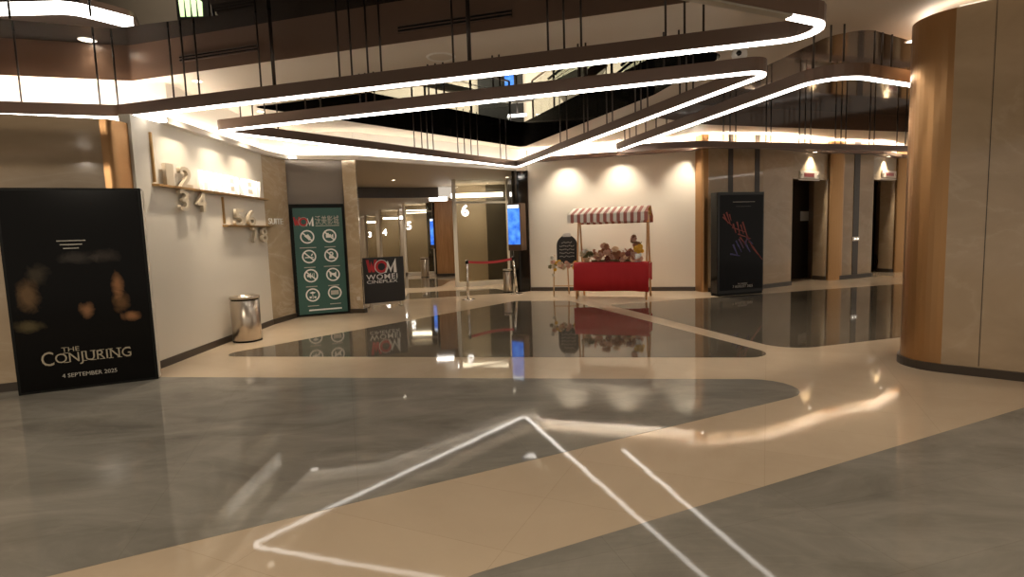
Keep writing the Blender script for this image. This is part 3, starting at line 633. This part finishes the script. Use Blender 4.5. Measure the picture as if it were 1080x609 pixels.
for k in range(9):
    q = u0+.125+k*(u1-u0-.13)/8.4
    if k not in (0, 2): sb.box(q-.018, q+.03, .007, .010, zt-.004, zt+.003, FP).box(q-.018, q+.03, .007, .010, zt+ch-.004, zt+ch+.003, FP)
sb.build('serif', pt, t)
text('lettering', 'THE', FP, u0+.26, .007, zt+ch+.015, pt, t, width=.16, height=.05)
u0, z0 = FP.px(66, 398); u1, z1 = FP.px(124, 393); text('lettering', '4 SEPTEMBER 2025', FP, (u0+u1)/2, .007, (z0+z1)/2, M['pale'], t, width=u1-u0)
for k, py in enumerate((254, 258, 262)):
    u0, z0 = FP.px(75, py); MB().box(u0-.13+.03*k, u0+.13-.03*k, .006, .008, z0-.006, z0+.006, FP).build('caption_line', M['pale'], t)

# direction sign on the left wall
FL = Frame((-4.55, 7.12), (-4.55, 10.52))
t = thing('direction_sign', 'raised hall numerals and lit words on gold rails across the left wall', 'sign', FL(1.6, .05, 2.2))
def rail(p, q, name='rail'):
    (u0, z0), (u1, z1) = FL.px(*p), FL.px(*q)
    if abs(u1-u0) > abs(z1-z0): MB().box(u0, u1, .0, .09, (z0+z1)/2-.014, (z0+z1)/2+.014, FL).build(name, M['gold_dark'], t)
    else: MB().box((u0+u1)/2-.012, (u0+u1)/2+.012, .0, .03, min(z0, z1), max(z0, z1), FL).build(name, M['gold_dark'], t)
    return (z0+z1)/2
zr = rail((160, 192), (279, 213)); zr2 = rail((234.5, 236.5), (283.5, 241)); rail((158.5, 140), (160.5, 192), 'post'); rail((234, 208), (235.5, 236), 'post')
def charpx(s, x0, x1, y0, y1, zb=None, zt=None, mt=None, name='numeral', bold=.015):
    u0 = FL.px(x0, (y0+y1)/2)[0]; u1 = FL.px(x1, (y0+y1)/2)[0]; a = FL.px((x0+x1)/2, y1)[1] if zb is None else zb; c = FL.px((x0+x1)/2, y0)[1] if zt is None else zt
    text(name, s, FL, (u0+u1)/2, .03, a, mt or M['letter'], t, width=u1-u0, height=c-a, depth=.05, bold=bold)
hh = .30
charpx('1', 169, 177, 174, 194, zr+.016, zr+hh); charpx('2', 184, 197, 177, 198, zr+.016, zr+hh)
def word(s, x0, x1, y0, y1):
    n = len(s); ua = FL.px(x0, (y0+y1)/2)[0]; ub = FL.px(x1, (y0+y1)/2)[0]; st = (ub-ua)/n
    for k, c in enumerate(s): text('letter', c, FL, ua+st*(k+.5), .03, zr+.016, M['letter_lit'], t, width=st*.86, height=hh-.016, depth=.05, bold=.006)
word('HOUSE', 207.5, 242, 180, 205); word('NEW', 245, 271, 189, 211)
charpx('3', 184, 194, 203, 219, zr-hh, zr-.016); charpx('4', 203, 212, 203, 222, zr-hh, zr-.016)
charpx('5', 243, 253, 216, 238, zr2+.016, zr2+hh*.92); charpx('6', 257, 265, 219, 239, zr2+.016, zr2+hh*.92)
charpx('7', 262, 267.5, 241, 255, zr2-hh*.92, zr2-.016); charpx('8', 272, 278, 243, 256, zr2-hh*.92, zr2-.016)
o = None
FQ = Frame((-4.55, 10.52), (-4.43, 11.34))
t = thing('wall_lettering', 'small white word on the beige stone beside the green board', 'sign', FQ(.4, .01, 1.9))
u0, z0 = FQ.px(283, 236.5); u1, z1 = FQ.px(298, 236); text('lettering', 'SUITE', FQ, (u0+u1)/2, .002, z0, M['white'], t, width=min(u1-u0, .6), height=.11, depth=.012)

# litter bin by the left wall
def bin_(name, label, x, y, r, h, sx=1.):
    t = thing(name, label, 'bin', (x, y, 0), 'steel litter bins')
    MB().lathe([(0, .0), (r*1.01, 0), (r*1.01, .025), (r*.98, .025)], (x, y, 0), 36).build('base_ring', M['black'], t)
    MB().lathe([(r*.98, .025), (r, .03), (r, h-.075), (r*.97, h-.07)], (x, y, 0), 36).build('body', M['steel'], t)
    MB().lathe([(r*.93, h-.075), (r*.93, h-.04)], (x, y, 0), 36).build('shadow_gap', M['black'], t)
    MB().lathe([(r*.9, h-.045), (r*1.03, h-.045), (r*1.04, h-.02), (r*1.0, h), (r*.62, h-.004), (r*.58, h-.03), (0, h-.05)], (x, y, 0), 36).build('lid', M['steel'], t)
    MB().lathe([(r*.57, h-.028), (0, h-.03)], (x, y, 0), 30).build('ash_tray', M['black'], t)
    return t
x, y, _ = P(261.5, 359.5); bin_('litter_bin', 'round brushed steel litter bin standing by the left white wall', x, y, .215, .73)
bin_('litter_bin', 'narrow steel bin behind the rope barrier beside the dark pillar', -.10, 14.92, .125, .62)
x, y, _ = P(448.5, 292.5); bin_('litter_bin', 'small steel bin far back beside the partition with numeral 5', x, y, .15, .75)

# green house-rules board
FG = Frame((-4.42, 11.33), (-3.45, 11.77)); gw = FG.L
t = thing('rules_board', 'dark green board with eight white prohibition icons beside the foyer opening', 'sign', FG(gw/2, 0, 0))
MB().box(0, gw, -.07, 0.0, .02, 2.30, FG).build('frame', M['black'], t, .006)
MB().box(.065, gw-.045, 0, .008, .05, 2.22, FG).build('panel', M['green'], t)
ic = [(324, 250), (347.4, 249), (326, 270.8), (349.3, 269.3), (328, 291), (351.2, 289.6), (329.9, 311.3), (353.1, 308.8)]
r_ = .138
for k, (px, py) in enumerate(ic):
    u, z = FG.px(px, py)
    rg = MB().fring(u, z, r_*.80, r_, .008, .012, FG)
    if k < 6:
        c = math.cos(math.radians(-42)); s_ = math.sin(math.radians(-42)); wv = .013
        rg.fprism([(u-c*r_*.85-s_*wv, z-s_*r_*.85+c*wv), (u-c*r_*.85+s_*wv, z-s_*r_*.85-c*wv), (u+c*r_*.85+s_*wv, z+s_*r_*.85-c*wv), (u+c*r_*.85-s_*wv, z+s_*r_*.85+c*wv)], .008, .0125, FG)
    ico = rg.build('icon_ring', M['white'], t)
    q = MB(); B = lambda a, b, c, d: q.box(u+a, u+b, .008, .0115, z+c, z+d, FG)
    Pg = lambda pts: q.fprism([(u+a, z+b) for a, b in pts], .008, .0115, FG)
    if k == 0: Pg([(-.06, .02), (.02, .05), (.07, -.02), (.02, -.06), (-.02, -.02)]); B(.02, .06, -.07, -.02)
    elif k == 1: B(-.07, .03, -.035, .035); Pg([(.03, .0), (.075, .045), (.075, -.045)]); B(-.05, -.01, .035, .06)
    elif k == 2: B(-.08, .05, -.03, -.01); B(.055, .08, -.03, -.01); Pg([(.05, .0), (.08, .05), (.06, .06), (.035, .02)])
    elif k == 3: q.fring(u, z+.03, .02, .045, .008, .0115, FG, seg=16); Pg([(-.05, -.07), (.05, -.07), (.04, -.01), (-.04, -.01)])
    elif k == 4: B(-.075, -.04, -.025, .025); Pg([(-.04, .025), (.0, .06), (.0, -.06), (-.04, -.025)]); B(.025, .035, -.04, .04); B(.055, .065, -.06, .06)
    elif k == 5: Pg([(-.07, .05), (-.04, .03), (.03, .03), (.07, .06), (.06, -.05), (.035, -.05), (.03, -.01), (-.03, -.01), (-.035, -.05), (-.06, -.05)])
    elif k == 6: B(-.006, .006, -.08, .04); Pg([(-.07, -.03), (-.02, -.03), (-.03, -.07), (-.06, -.07)]); Pg([(.07, -.03), (.02, -.03), (.03, -.07), (.06, -.07)]); Pg([(-.06, .05), (0, .07), (.06, .05), (.03, .03), (-.03, .03)])
    else:
        B(-.08, .08, -.04, .05)
    q.build('pictogram', M['white'] if k < 7 else M['pale'], ico)
    zz = FG.px(px+.5, py+11.5)[1]; wv = .16 if k in (0, 3) else .11
    MB().box(u-wv, u+wv, .008, .010, zz-.008, zz+.008, FG).build('caption_line', M['pale'], t)
def logo(F, x0, x1, y0, y1, n, t, white, rim):
    """red W, ringed O and white spiky M"""
    u0 = F.px(x0, y1)[0]; u1 = F.px(x1, y1)[0]; zb = F.px((x0+x1)/2, y1)[1]; zt = F.px((x0+x1)/2, y0)[1]; w, h = u1-u0, zt-zb
    MB().fprism([(u0+w*a, zb+h*b) for a, b in ((0, .95), (.09, .95), (.12, .45), (.17, .85), (.22, .45), (.27, .95), (.36, .95), (.27, .1), (.19, .1), (.17, .3), (.14, .1), (.07, .1))], n, n+.004, F).build('logo_letter', M['red_print'], t)
    MB().fring(u0+w*.50, zb+h*.45, h*.26, h*.42, n, n+.004, F).build('logo_letter', M['red_print'], t)
    MB().fring(u0+w*.50, zb+h*.45, h*.44, h*.48, n, n+.0045, F).build('logo_ring', rim, t)
    MB().fprism([(u0+w*a, zb+h*b) for a, b in ((.60, .02), (.71, .85), (.80, .30), (.98, 1.0), (1.0, .0), (.90, .0), (.90, .6), (.80, .0), (.72, .52), (.66, .02))], n, n+.004, F).build('logo_letter', white, t)
logo(FG, 309.5, 331, 228.5, 239, .008, t, M['white'], M['pale'])
u0, z0 = FG.px(332.5, 236.5); u1, z1 = FG.px(357.5, 236); text('lettering', '沃美影城', FG, (u0+u1)/2, .008, z0, M['pale'], t, width=u1-u0, height=.17, depth=.003)
MB().box(u0, u1, .008, .010, z0-.045, z0-.03, FG).build('caption_line', M['pale'], t)
u0, z0 = FG.px(326, 327); u1, z1 = FG.px(360.5, 325); MB().box(u0, u1, .008, .011, (z0+z1)/2-.02, (z0+z1)/2+.01, FG).build('caption_line', M['white'], t)

# black cinema board on feet
a, b = P(385.5, 325.5), P(428, 321.5); FB_ = Frame(a[:2], b[:2]); bw = FB_.L
t = thing('cinema_board', 'black board with red and white cinema logo standing in the foyer opening', 'sign', FB_(bw/2, -.02, 0))
MB().box(0, bw, -.04, 0, .10, 1.13, FB_).build('panel', M['charcoal'], t, .006)
for u in (.12, bw-.12):
    MB().box(u-.03, u+.03, -.14, .10, 0, .02, FB_).box(u-.015, u+.015, -.035, -.005, .02, .12, FB_).build('foot', M['steel'], t, .003)
MB().box(.16, bw-.16, -.034, -.008, .045, .10, FB_).build('bottom_bar', M['steel'], t)
logo(FB_, 386.5, 418.5, 273, 288.3, .0, t, M['white'], M['white'])
u0, z0 = FB_.px(386.5, 295); u1, z1 = FB_.px(419.3, 294); text('lettering', 'WOMEI', FB_, (u0+u1)/2, .0, (z0+z1)/2, M['white'], t, width=u1-u0, height=.115, bold=.008, spacing=1.12)
u0, z0 = FB_.px(387, 299); u1, z1 = FB_.px(419.5, 298); text('lettering', 'CINEPLEX', FB_, (u0+u1)/2, .0, (z0+z1)/2, M['white'], t, width=u1-u0, height=.07, bold=.004)

# rope barrier
def post(label, base, top):
    t = thing('barrier_post', label, 'barrier post', base, 'rope barrier posts')
    MB().lathe([(0, 0), (.165, 0), (.165, .012), (.14, .025), (.03, .04), (0, .04)], base, 28).build('base', M['chrome'], t)
    b = Vector(base); p = Vector(top); d = (p-b)
    MB().cyl(b+Vector((0, 0, .02)), b+d*.94, .030, seg=16).build('pole', M['chrome'], t)
    MB().cyl(b+d*.92, p, .037, seg=16).build('belt_head', M['black'], t)
    MB().ball(tuple(p), .037, sc=(1, 1, .4)).build('cap', M['chrome'], t)
    return t, b+d*.96
A = P(494, 316.5); t1, ta = post('upright steel barrier post at the foyer entrance, left end of the red belt', A, (A[0], A[1], .96))
B_ = P(545.5, 310.5); t2, tb = post('tilted steel barrier post beside the dark pillar, right end of the red belt', B_, (B_[0]-.085, B_[1], .97))
FR = Frame((ta.x, ta.y), (tb.x, tb.y)); mb = MB(); n = 14
for k in range(n):
    u0, u1 = .03+(FR.L-.06)*k/n, .03+(FR.L-.06)*(k+1)/n; sg_ = lambda u: -.05*math.sin(math.pi*u/FR.L)
    mb.add([FR(u, e, .92+sg_(u)+zz) for zz in (-.03, .03) for u, e in ((u0, -.002), (u1, -.002), (u1, .002), (u0, .002))], [(0, 1, 5, 4), (2, 3, 7, 6), (0, 3, 2, 1), (4, 5, 6, 7)])
o = mb.build('barrier_belt', M['belt']); tag(o, 'red belt stretched between the two steel barrier posts', 'barrier belt')

# hanging screen on the dark pillar
def screen(label, a, b, z0, z1, dep, zc, polex=.5):
    F = Frame(a, b); t = thing('display_screen', label, 'screen', F(F.L/2, -dep/2, z0), 'hanging digital screens')
    MB().box(0, F.L, -dep, 0, z0, z1, F).build('casing', mat('brown_casing', (.085, .045, .022), .4), t, .01)
    MB().box(.015, F.L-.02, 0, .006, z0+.16, z1-.13, F).build('display', M['screen'], t)
    MB().box(.015, F.L-.04, 0, .007, z1-.12, z1-.04, F).build('banner', M['screen_bar'], t)
    MB().cyl(F(F.L*polex, -dep/2, z1), F(F.L*polex, -dep/2, zc), .025).build('suspension_rod', M['rod'], t)
screen('blue digital screen in a brown casing hanging by the dark pillar', (-.06, 14.60), (.27, 14.37), 1.12, 2.33, .26, ZL)
q = PY(453.2, 250, 21.9)[0]; q2 = PY(457.5, 250, 21.8)[0]
screen('far blue screen beside the partition with numeral 5', (q, 22.1), (q2, 21.85), 1.05, 2.25, .16, 2.86)

# ================================================================== FLOWER CART
FC = Frame((1.50, 12.94), (2.98, 12.36)); cw = FC.L; dep = .74
t = thing('flower_cart', 'wooden market cart with red cloth front and red-and-white striped awning', 'cart', FC(cw/2, -dep/2, 0))
for s_, u in ((0, 0.), (1, cw)):
    for n0 in (0, -dep):
        MB().cyl(FC(u, n0, 0), FC(u, -dep/2+(.035 if n0 == 0 else -.035), 2.02), .024, .02, seg=10).build('leg', M['wood'], t)
    MB().cyl(FC(u, -.09, .42), FC(u, -dep+.09, .42), .016).build('side_rail', M['wood'], t)
    MB().cyl(FC(u, -.16, .78), FC(u, -dep+.16, .78), .016).build('side_rail', M['wood'], t)
MB().cyl(FC(0, -dep/2, 2.04), FC(cw, -dep/2, 2.04), .022).build('ridge_pole', M['wood'], t)
MB().box(-.04, cw+.04, -dep+.10, -.09, .80, .83, FC).build('counter', M['pale_wood'], t, .004)
cl = MB(); nx = 40
rows = [(-.36, .838), (-.085, .838), (-.055, .82), (-.02, .5), (.0, .21)]
vs = [];
for j, (n0, z) in enumerate(rows):
    for k in range(nx+1):
        u = -.06+(cw+.12)*k/nx; wv = .006*math.sin(k*1.3)*(j >= 3)+.004*math.sin(k*.55+1)*(j >= 3)
        vs.append(FC(u, n0+wv+.03*(j > 1), z-(.015*math.sin(k*.16)+.03*k/nx if j == 4 else 0)))
cl.add(vs, [(j*(nx+1)+k, j*(nx+1)+k+1, (j+1)*(nx+1)+k+1, (j+1)*(nx+1)+k) for j in range(len(rows)-1) for k in range(nx)], 0, True)
o = cl.build('cloth', M['red'], t); sm = o.modifiers.new('thick', 'SOLIDIFY'); sm.thickness = .006; sm.offset = 1
MB().box(-.02, cw+.05, -dep+.09, -dep+.10, .40, .80, FC).build('back_cloth', M['red'], t)
MB().box(cw+.028, cw+.036, -dep+.13, -.16, .46, .80, FC).build('side_cloth', M['red'], t)
aw = MB(); ns = 24; uL, uR = -.13, cw+.07
prof = [(-dep/2-.36, 1.86), (-dep/2, 2.10), (.17, 1.95), (.185, 1.93)]
for k in range(ns):
    a, b = uL+(uR-uL)*k/ns, uL+(uR-uL)*(k+1)/ns; mi = k % 2
    # pole-to-eave cloth, then the scalloped valance
    v0 = [FC(u+(.10 if j == 1 else 0)*(0), n0, z) for j, (n0, z) in enumerate(prof) for u in (a, b)]
    aw.add(v0, [(0, 1, 3, 2), (2, 3, 5, 4), (4, 5, 7, 6)], mi)
    m_ = (a+b)/2
    aw.add([FC(a, .187, 1.93), FC(b, .187, 1.93), FC(b, .19, 1.77), FC(b-.02, .19, 1.755), FC(m_, .19, 1.745), FC(a+.02, .19, 1.755), FC(a, .19, 1.77)], [(0, 1, 2, 3, 4, 5, 6)], mi)
    aw.add([FC(a, -dep/2-.36, 1.86), FC(b, -dep/2-.36, 1.86), FC(b, -dep/2-.362, 1.72), FC(a, -dep/2-.362, 1.72)], [(0, 1, 2, 3)], mi)
o = aw.build('awning', [M['stripe_w'], M['stripe_r']], t); sm = o.modifiers.new('thick', 'SOLIDIFY'); sm.thickness = .004
for u in (uL+.03, uR-.03):
    MB().cyl(FC(u, .17, 1.925), FC(u, -dep/2, 2.07), .012).cyl(FC(u, -dep/2, 2.07), FC(u, -dep/2-.34, 1.85), .012).build('rafter', M['wood'], t)
MB().cyl(FC(uL+.02, .165, 1.92), FC(uR-.02, .165, 1.92), .012).build('eave_pole', M['wood'], t)
gb = MB()
for k in range(10):
    th = 2*math.pi*k/10; gb.leaf(FC(uR+.01, .02, 1.97), Vector(FC(uR+.01+.02, .02+.1*math.cos(th), 1.97+.1*math.sin(th)))-Vector(FC(uR+.01, .02, 1.97)), (.3, -1, .2), .11, .06)
gb.ball(FC(uR+.02, .02, 1.97), .03); gb.build('bow', mat('amber_ribbon', (.55, .27, .05), .5), t)

# things on the cart
FLM = {k: mat('petal_'+k, c, .7) for k, c in dict(rust=(.46, .19, .10), dusty=(.62, .34, .24), plum=(.22, .06, .05), cream=(.62, .50, .33), white=(.72, .68, .58), peach=(.78, .52, .32), yellow=(.75, .42, .04), leafy=(.16, .13, .05), brown=(.30, .15, .08)).items()}
rnd = random.random
def blossom(mb, c, r, n=9, face=Vector((0, -1, .4))):
    f = face.normalized(); x_ = f.orthogonal().normalized(); y_ = f.cross(x_)
    for j, (k_, el, sc) in enumerate(((n, .2, 1.), (n-2, .65, .85), (n-4, 1.1, .6))):
        for i in range(k_):
            th = 2*math.pi*(i+.5*j)/k_+rnd()*.3; d = (x_*math.cos(th)+y_*math.sin(th))*math.cos(el)+f*math.sin(el)
            mb.leaf(c, d, f*1.01+x_*.003, r*sc, r*.8)
def bunch(name, label, cat, spots, centre, stems=None, group=None):
    """spots: (x, y, z, radius, material key) blossoms; leaves between them"""
    t = thing(name, label, cat, centre, group)
    for x, y, z, r, k in spots:
        mb = MB(); blossom(mb, (x, y, z), r, face=Vector((random.uniform(-.6, .6), -1, random.uniform(-.1, .9)))); mb.ball((x, y, z+r*.15), r*.28, 8, 5); mb.build('blossom', FLM[k], t)
    return t
z0 = .842
def loc(u, n, z): return FC(u, n, z)
# long autumn garland
sp = []
for k in range(46):
    u = .38+1.02*k/45+random.uniform(-.05, .05); hgt = .14+.10*math.sin(math.pi*min(1, max(0, (u-.3)/1.0)))+(.10 if .5 < u < .85 else 0)
    x, y, z = loc(u, random.uniform(-.30, -.06), z0+.05+rnd()*hgt*1.05); sp.append((x, y, z, random.uniform(.065, .105), random.choice(['rust', 'dusty', 'dusty', 'peach', 'dusty', 'rust', 'peach', 'plum'])))
g = bunch('dried_flower_garland', 'long rust and dusty pink dried flower garland along the cart counter', 'flowers', sp, loc(.9, -.2, z0))
lf = MB()
for k in range(110):
    x, y, z = loc(random.uniform(.33, 1.42), random.uniform(-.32, -.05), z0+.03+rnd()*.2); lf.leaf((x, y, z), (random.uniform(-1, 1), random.uniform(-1, .6), random.uniform(-.1, 1)), (.1, .2, 1), random.uniform(.07, .13), .045)
tag(lf.build('leaves', FLM['rust'], g), kind='stuff')
MB().tube([loc(u, -.2+.03*math.sin(u*7), z0+.03) for u in [.32+.1*i for i in range(12)]], .02).build('stem', FLM['leafy'], g)
# cream bouquet in a pot at the left end
x, y, z = loc(.20, -.2, z0)
sp = [(x+random.uniform(-.13, .13), y+random.uniform(-.08, .08), z+.10+rnd()*.13, random.uniform(.05, .07), random.choice(['cream', 'peach', 'cream', 'leafy'])) for k in range(14)]+[(x+.02, y, z+.27, .085, 'white'), (x-.05, y-.03, z+.25, .07, 'white')]
g = bunch('flower_bouquet', 'cream and white bouquet at the left end of the cart counter', 'flowers', sp, (x, y, z))
MB().lathe([(0, 0), (.06, 0), (.085, .11), (.075, .11), (.06, .03)], (x, y, z), 18).build('pot', M['pale_wood'], g)
# white pot with yellow flowers at the right end, tall brown spray behind
x, y, z = loc(1.38, -.16, z0)
sp = [(x+random.uniform(-.10, .10), y+random.uniform(-.07, .05), z+.20+rnd()*.15, random.uniform(.055, .075), 'yellow') for k in range(10)]
g = bunch('flower_pot', 'white pot of yellow flowers at the right end of the cart counter', 'flowers', sp, (x, y, z))
MB().lathe([(0, 0), (.07, 0), (.10, .19), (.09, .19), (.07, .03)], (x, y, z), 20).build('pot', M['white'], g)
x, y, z = loc(1.36, -.42, z0)
sp = [(x+random.uniform(-.14, .10), y+random.uniform(-.05, .05), z+.34+rnd()*.22, random.uniform(.05, .08), random.choice(['brown', 'dusty', 'rust'])) for k in range(9)]
g = bunch('dried_flower_spray', 'tall dusty brown spray behind the yellow flowers on the cart', 'flowers', sp, (x, y, z))
MB().lathe([(0, 0), (.05, 0), (.06, .16), (.04, .24), (.045, .26)], (x, y, z), 16).build('vase', FLM['brown'], g)
for k in range(4): MB().cyl((x, y, z+.2), (x+(-.1+.06*k), y, z+.45), .006, seg=5).build('stem', FLM['leafy'], g)

# arched blackboard on a wooden easel, flowers hung on it
a, b = P(584, 313.), P(609.5, 312.); FE = Frame((a[0], 13.72), (b[0]+.04, 13.60)); ew = FE.L
t = thing('easel_sign', 'pale wooden easel with an arched blackboard left of the cart', 'sign', FE(ew/2, -.1, 0))
u0 = FE.px(587, 260)[0]; u1 = FE.px(609, 260)[0]; um = (u0+u1)/2; rb = (u1-u0)/2; zb = .80; zt = FE.px(598, 248)[1]
arch = [(u0, zb), (u1, zb)]+[(um+rb*math.cos(math.pi*k/16), zt-rb*1.05+rb*1.05*math.sin(math.pi*k/16)) for k in range(17)]
MB().fprism(arch, -.02, 0, FE).build('blackboard', M['charcoal'], t)
wm = mat('chalk', (.40, .37, .32), .8)
for k in range(5):
    z = zb+.16+k*.085; hw = rb*(.72 if k < 4 else .5); q = MB()
    for j in range(8):
        ua = um-hw+2*hw*j/8; ub = um-hw+2*hw*(j+.75)/8; za = z+.012*math.sin(j*2.1+k); zc = z+.012*math.sin(j*2.1+k+1.5)+.01*(j % 2)
        q.fprism([(ua, za-.008), (ub, zc-.008), (ub, zc+.014), (ua, za+.014)], .0, .003, FE)
    q.build('chalk_line', wm, t)
MB().fprism([(um-.10, zt-.045), (um+.10, zt-.045), (um+.09, zt+.03), (um, zt+.045), (um-.09, zt+.03)], -.01, .012, FE).build('clip', M['white'], t)
for u, ut in ((.02, .05), (ew-.02, ew-.05)):
    MB().cyl(FE(u, .06, 0), FE(ut, -.03, 1.0), .017, seg=8).build('leg', M['pale_wood'], t)
MB().cyl(FE(ew*.55, -.42, 0), FE(ew*.55, -.03, 1.1), .015, seg=8).build('leg', M['wood'], t)
MB().box(.01, ew-.01, .035, .065, .24, .265, FE).build('crossbar', M['pale_wood'], t)
MB().box(-.0, ew-.0, -.025, .05, .775, .80, FE).build('ledge', M['pale_wood'], t)
sp = []
for k in range(24):
    u = -.06+ew*1.02*rnd(); x, y, z = FE(u, .08+.05*rnd(), .66+.20*rnd()-.05*abs(u-ew/2)); sp.append((x, y, z, random.uniform(.045, .075), random.choice(['peach', 'cream', 'peach', 'cream', 'dusty', 'yellow'])))
x, y, z = FE(.0, .08, .93); sp.append((x, y, z, .085, 'white')); x, y, z = FE(-.05, .08, .72); sp.append((x, y, z, .06, 'leafy')); x, y, z = FE(.02, .1, .52); sp.append((x, y, z, .05, 'white'))
g = bunch('flower_garland', 'peach and cream flower garland hanging on the easel ledge', 'flowers', sp, FE(ew/2, .08, .7))
MB().tube([FE(-.05+(ew+.08)*i/8, .075, .74+.02*math.sin(i)) for i in range(9)], .015).build('stem', FLM['leafy'], g)

# ================================================================== RIGHT SIDE THINGS
FK = Frame((4.64, 12.54), (5.86, 12.95)); kw = FK.L
t = thing('poster_stand', 'black poster lightbox with red and blue streaks in front of the lift wall', 'poster', FK(kw/2, -.13, 0))
kp = fillet([FK(0, 0, 0)[:2], FK(kw, 0, 0)[:2], FK(kw, -.27, 0)[:2], FK(0, -.27, 0)[:2]], .035, seg=4)
MB().prism(kp, .05, 2.33).build('case', M['black_gloss'], t)
MB().prism(fillet([FK(.01, -.01, 0)[:2], FK(kw-.01, -.01, 0)[:2], FK(kw-.01, -.26, 0)[:2], FK(.01, -.26, 0)[:2]], .03, seg=4), 0, .05).build('plinth', M['black'], t)
MB().box(.05, kw-.05, 0, .005, .12, 2.27, FK).build('print', mat('dark_film_print', (.004, .0035, .005), .12, spec=.12), t)
rp, bp, vp = mat('ember_print', (.30, .045, .03), .5), mat('indigo_print', (.07, .06, .20), .5), mat('violet_print', (.16, .06, .13), .5)
def stroke(px0, py0, px1, py1, wv, m_):
    (a, za), (c, zc) = FK.px(px0, py0), FK.px(px1, py1); d = Vector((c-a, zc-za)).normalized(); q = Vector((-d.y, d.x))*wv
    MB().fprism([(a-q.x, za-q.y), (c-q.x*.4, zc-q.y*.4), (c+q.x*.4, zc+q.y*.4), (a+q.x, za+q.y)], .005, .008, FK).build('print_streak', m_, t)
for s_ in ((763, 226, 768, 236, .02), (766, 224, 770, 236, .02), (769, 226, 771, 233, .018), (762, 229, 774, 240, .015), (773, 236, 776, 246, .02), (777, 234, 780, 247, .02), (781, 237, 784, 247, .018), (772, 240, 786, 245, .015), (783, 234, 790, 256, .022), (780, 250, 786, 258, .02), (788, 250, 794, 262, .022), (793, 260, 803, 273, .025), (778, 247, 792, 252, .014), (799, 268, 804, 274, .016)): stroke(*s_, rp)
for s_ in ((773, 258, 778, 270, .025), (776, 254, 782, 266, .02), (770, 268, 780, 270, .02), (785, 255, 791, 266, .03), (788, 252, 794, 258, .02)): stroke(*s_, bp)
for s_ in ((779, 252, 784, 262, .022), (786, 258, 788, 248, .02)): stroke(*s_, vp)
(a, za), (c, zc) = FK.px(773, 213.5), FK.px(796, 212.5); MB().box(a, c, .005, .007, (za+zc)/2-.006, (za+zc)/2+.006, FK).build('caption_line', M['pale'], t)
(a, za), (c, zc) = FK.px(776, 218), FK.px(792, 217.5); MB().box(a, c, .005, .007, (za+zc)/2-.004, (za+zc)/2+.004, FK).build('caption_line', mat('dim_print', (.12, .11, .10), .5), t)
(a, za), (c, zc) = FK.px(772.5, 304), FK.px(793.5, 302.5); text('lettering', '7 AUGUST 2025', FK, (a+c)/2, .005, (za+zc)/2, M['pale'], t, width=c-a, height=.06)
(a, za), (c, zc) = FK.px(778, 300.2), FK.px(788, 299.4); text('lettering', 'IN CINEMAS', FK, (a+c)/2, .005, (za+zc)/2, M['pale'], t, width=c-a, height=.03)

def indicator(F, px0, px1, py0, py1, dx0, dx1, dy0, dy1, label):
    (a, z1), (c, z0) = F.px(px0, py0), F.px(px1, py1); t = thing('lift_indicator', label, 'lift indicator', F((a+c)/2, 0, z0), 'lift floor indicators')
    n0 = -.02
    MB().box(a, c, n0, n0+.03, z0, z1, F).build('plate', M['plate'], t, .005)
    MB().box(a-.05, c+.05, n0, n0+.02, z0-.05, z0-.02, F).build('ledge', M['plate'], t)
    (a2, z3), (c2, z2) = F.px(dx0, dy0), F.px(dx1, dy1)
    MB().box(a2, c2, n0+.03, n0+.04, z2, z3, F).build('display', M['red_led'], t)
    for q in (a+.06, c-.06): MB().cyl(F(q, n0+.03, (z0+z1)/2), F(q, n0+.045, (z0+z1)/2), .03, seg=14).build('button', M['steel'], t)
indicator(FA, 844, 863.5, 180, 189, 848, 858, 182.5, 187, 'floor indicator above the nearer lift opening, left one of two')
indicator(FB, 930.5, 945, 179.5, 188, 934, 942, 182, 186, 'floor indicator above the farther lift opening, right one of two')
FD = Frame(FA(0, -.85, 0)[:2], FA(FA.L, -.85, 0)[:2])
(a, z1), (c, z0) = FD.px(843.5, 223), FD.px(852.5, 233)
o = MB().box(a, c, .017, .022, z0, z1, FD).build('notice', M['white']); tag(o, 'white paper notice stuck on the nearer dark lift door', 'notice')
FJ = Frame((9.0, 15.36), (10.25, 15.87)); (a, z1), (c, z0) = FJ.px(898.5, 250), FJ.px(905.5, 254)
t = thing('call_plate', 'small steel lift call plate on the dark joint between the two lifts', 'lift button', FJ((a+c)/2, .01, z0))
MB().box(a, c, .013, .03, z0, z1, FJ).build('plate', M['plate'], t, .003)
for q in (.3, .7): MB().cyl(FJ(a+(c-a)*q, .03, (z0+z1)/2), FJ(a+(c-a)*q, .036, (z0+z1)/2), .02, seg=12).build('button', M['num'], t)
# small socket on the foyer pillar
FZ = Frame((-3.44, 11.80), (-3.15, 11.74)); u, z = FZ.px(378.5, 315)
o = MB().box(u-.04, u+.04, 0, .012, z-.04, z+.04, FZ).build('wall_socket', M['plate'], None, .004); tag(o, 'small square socket low on the foyer stone pillar', 'socket')
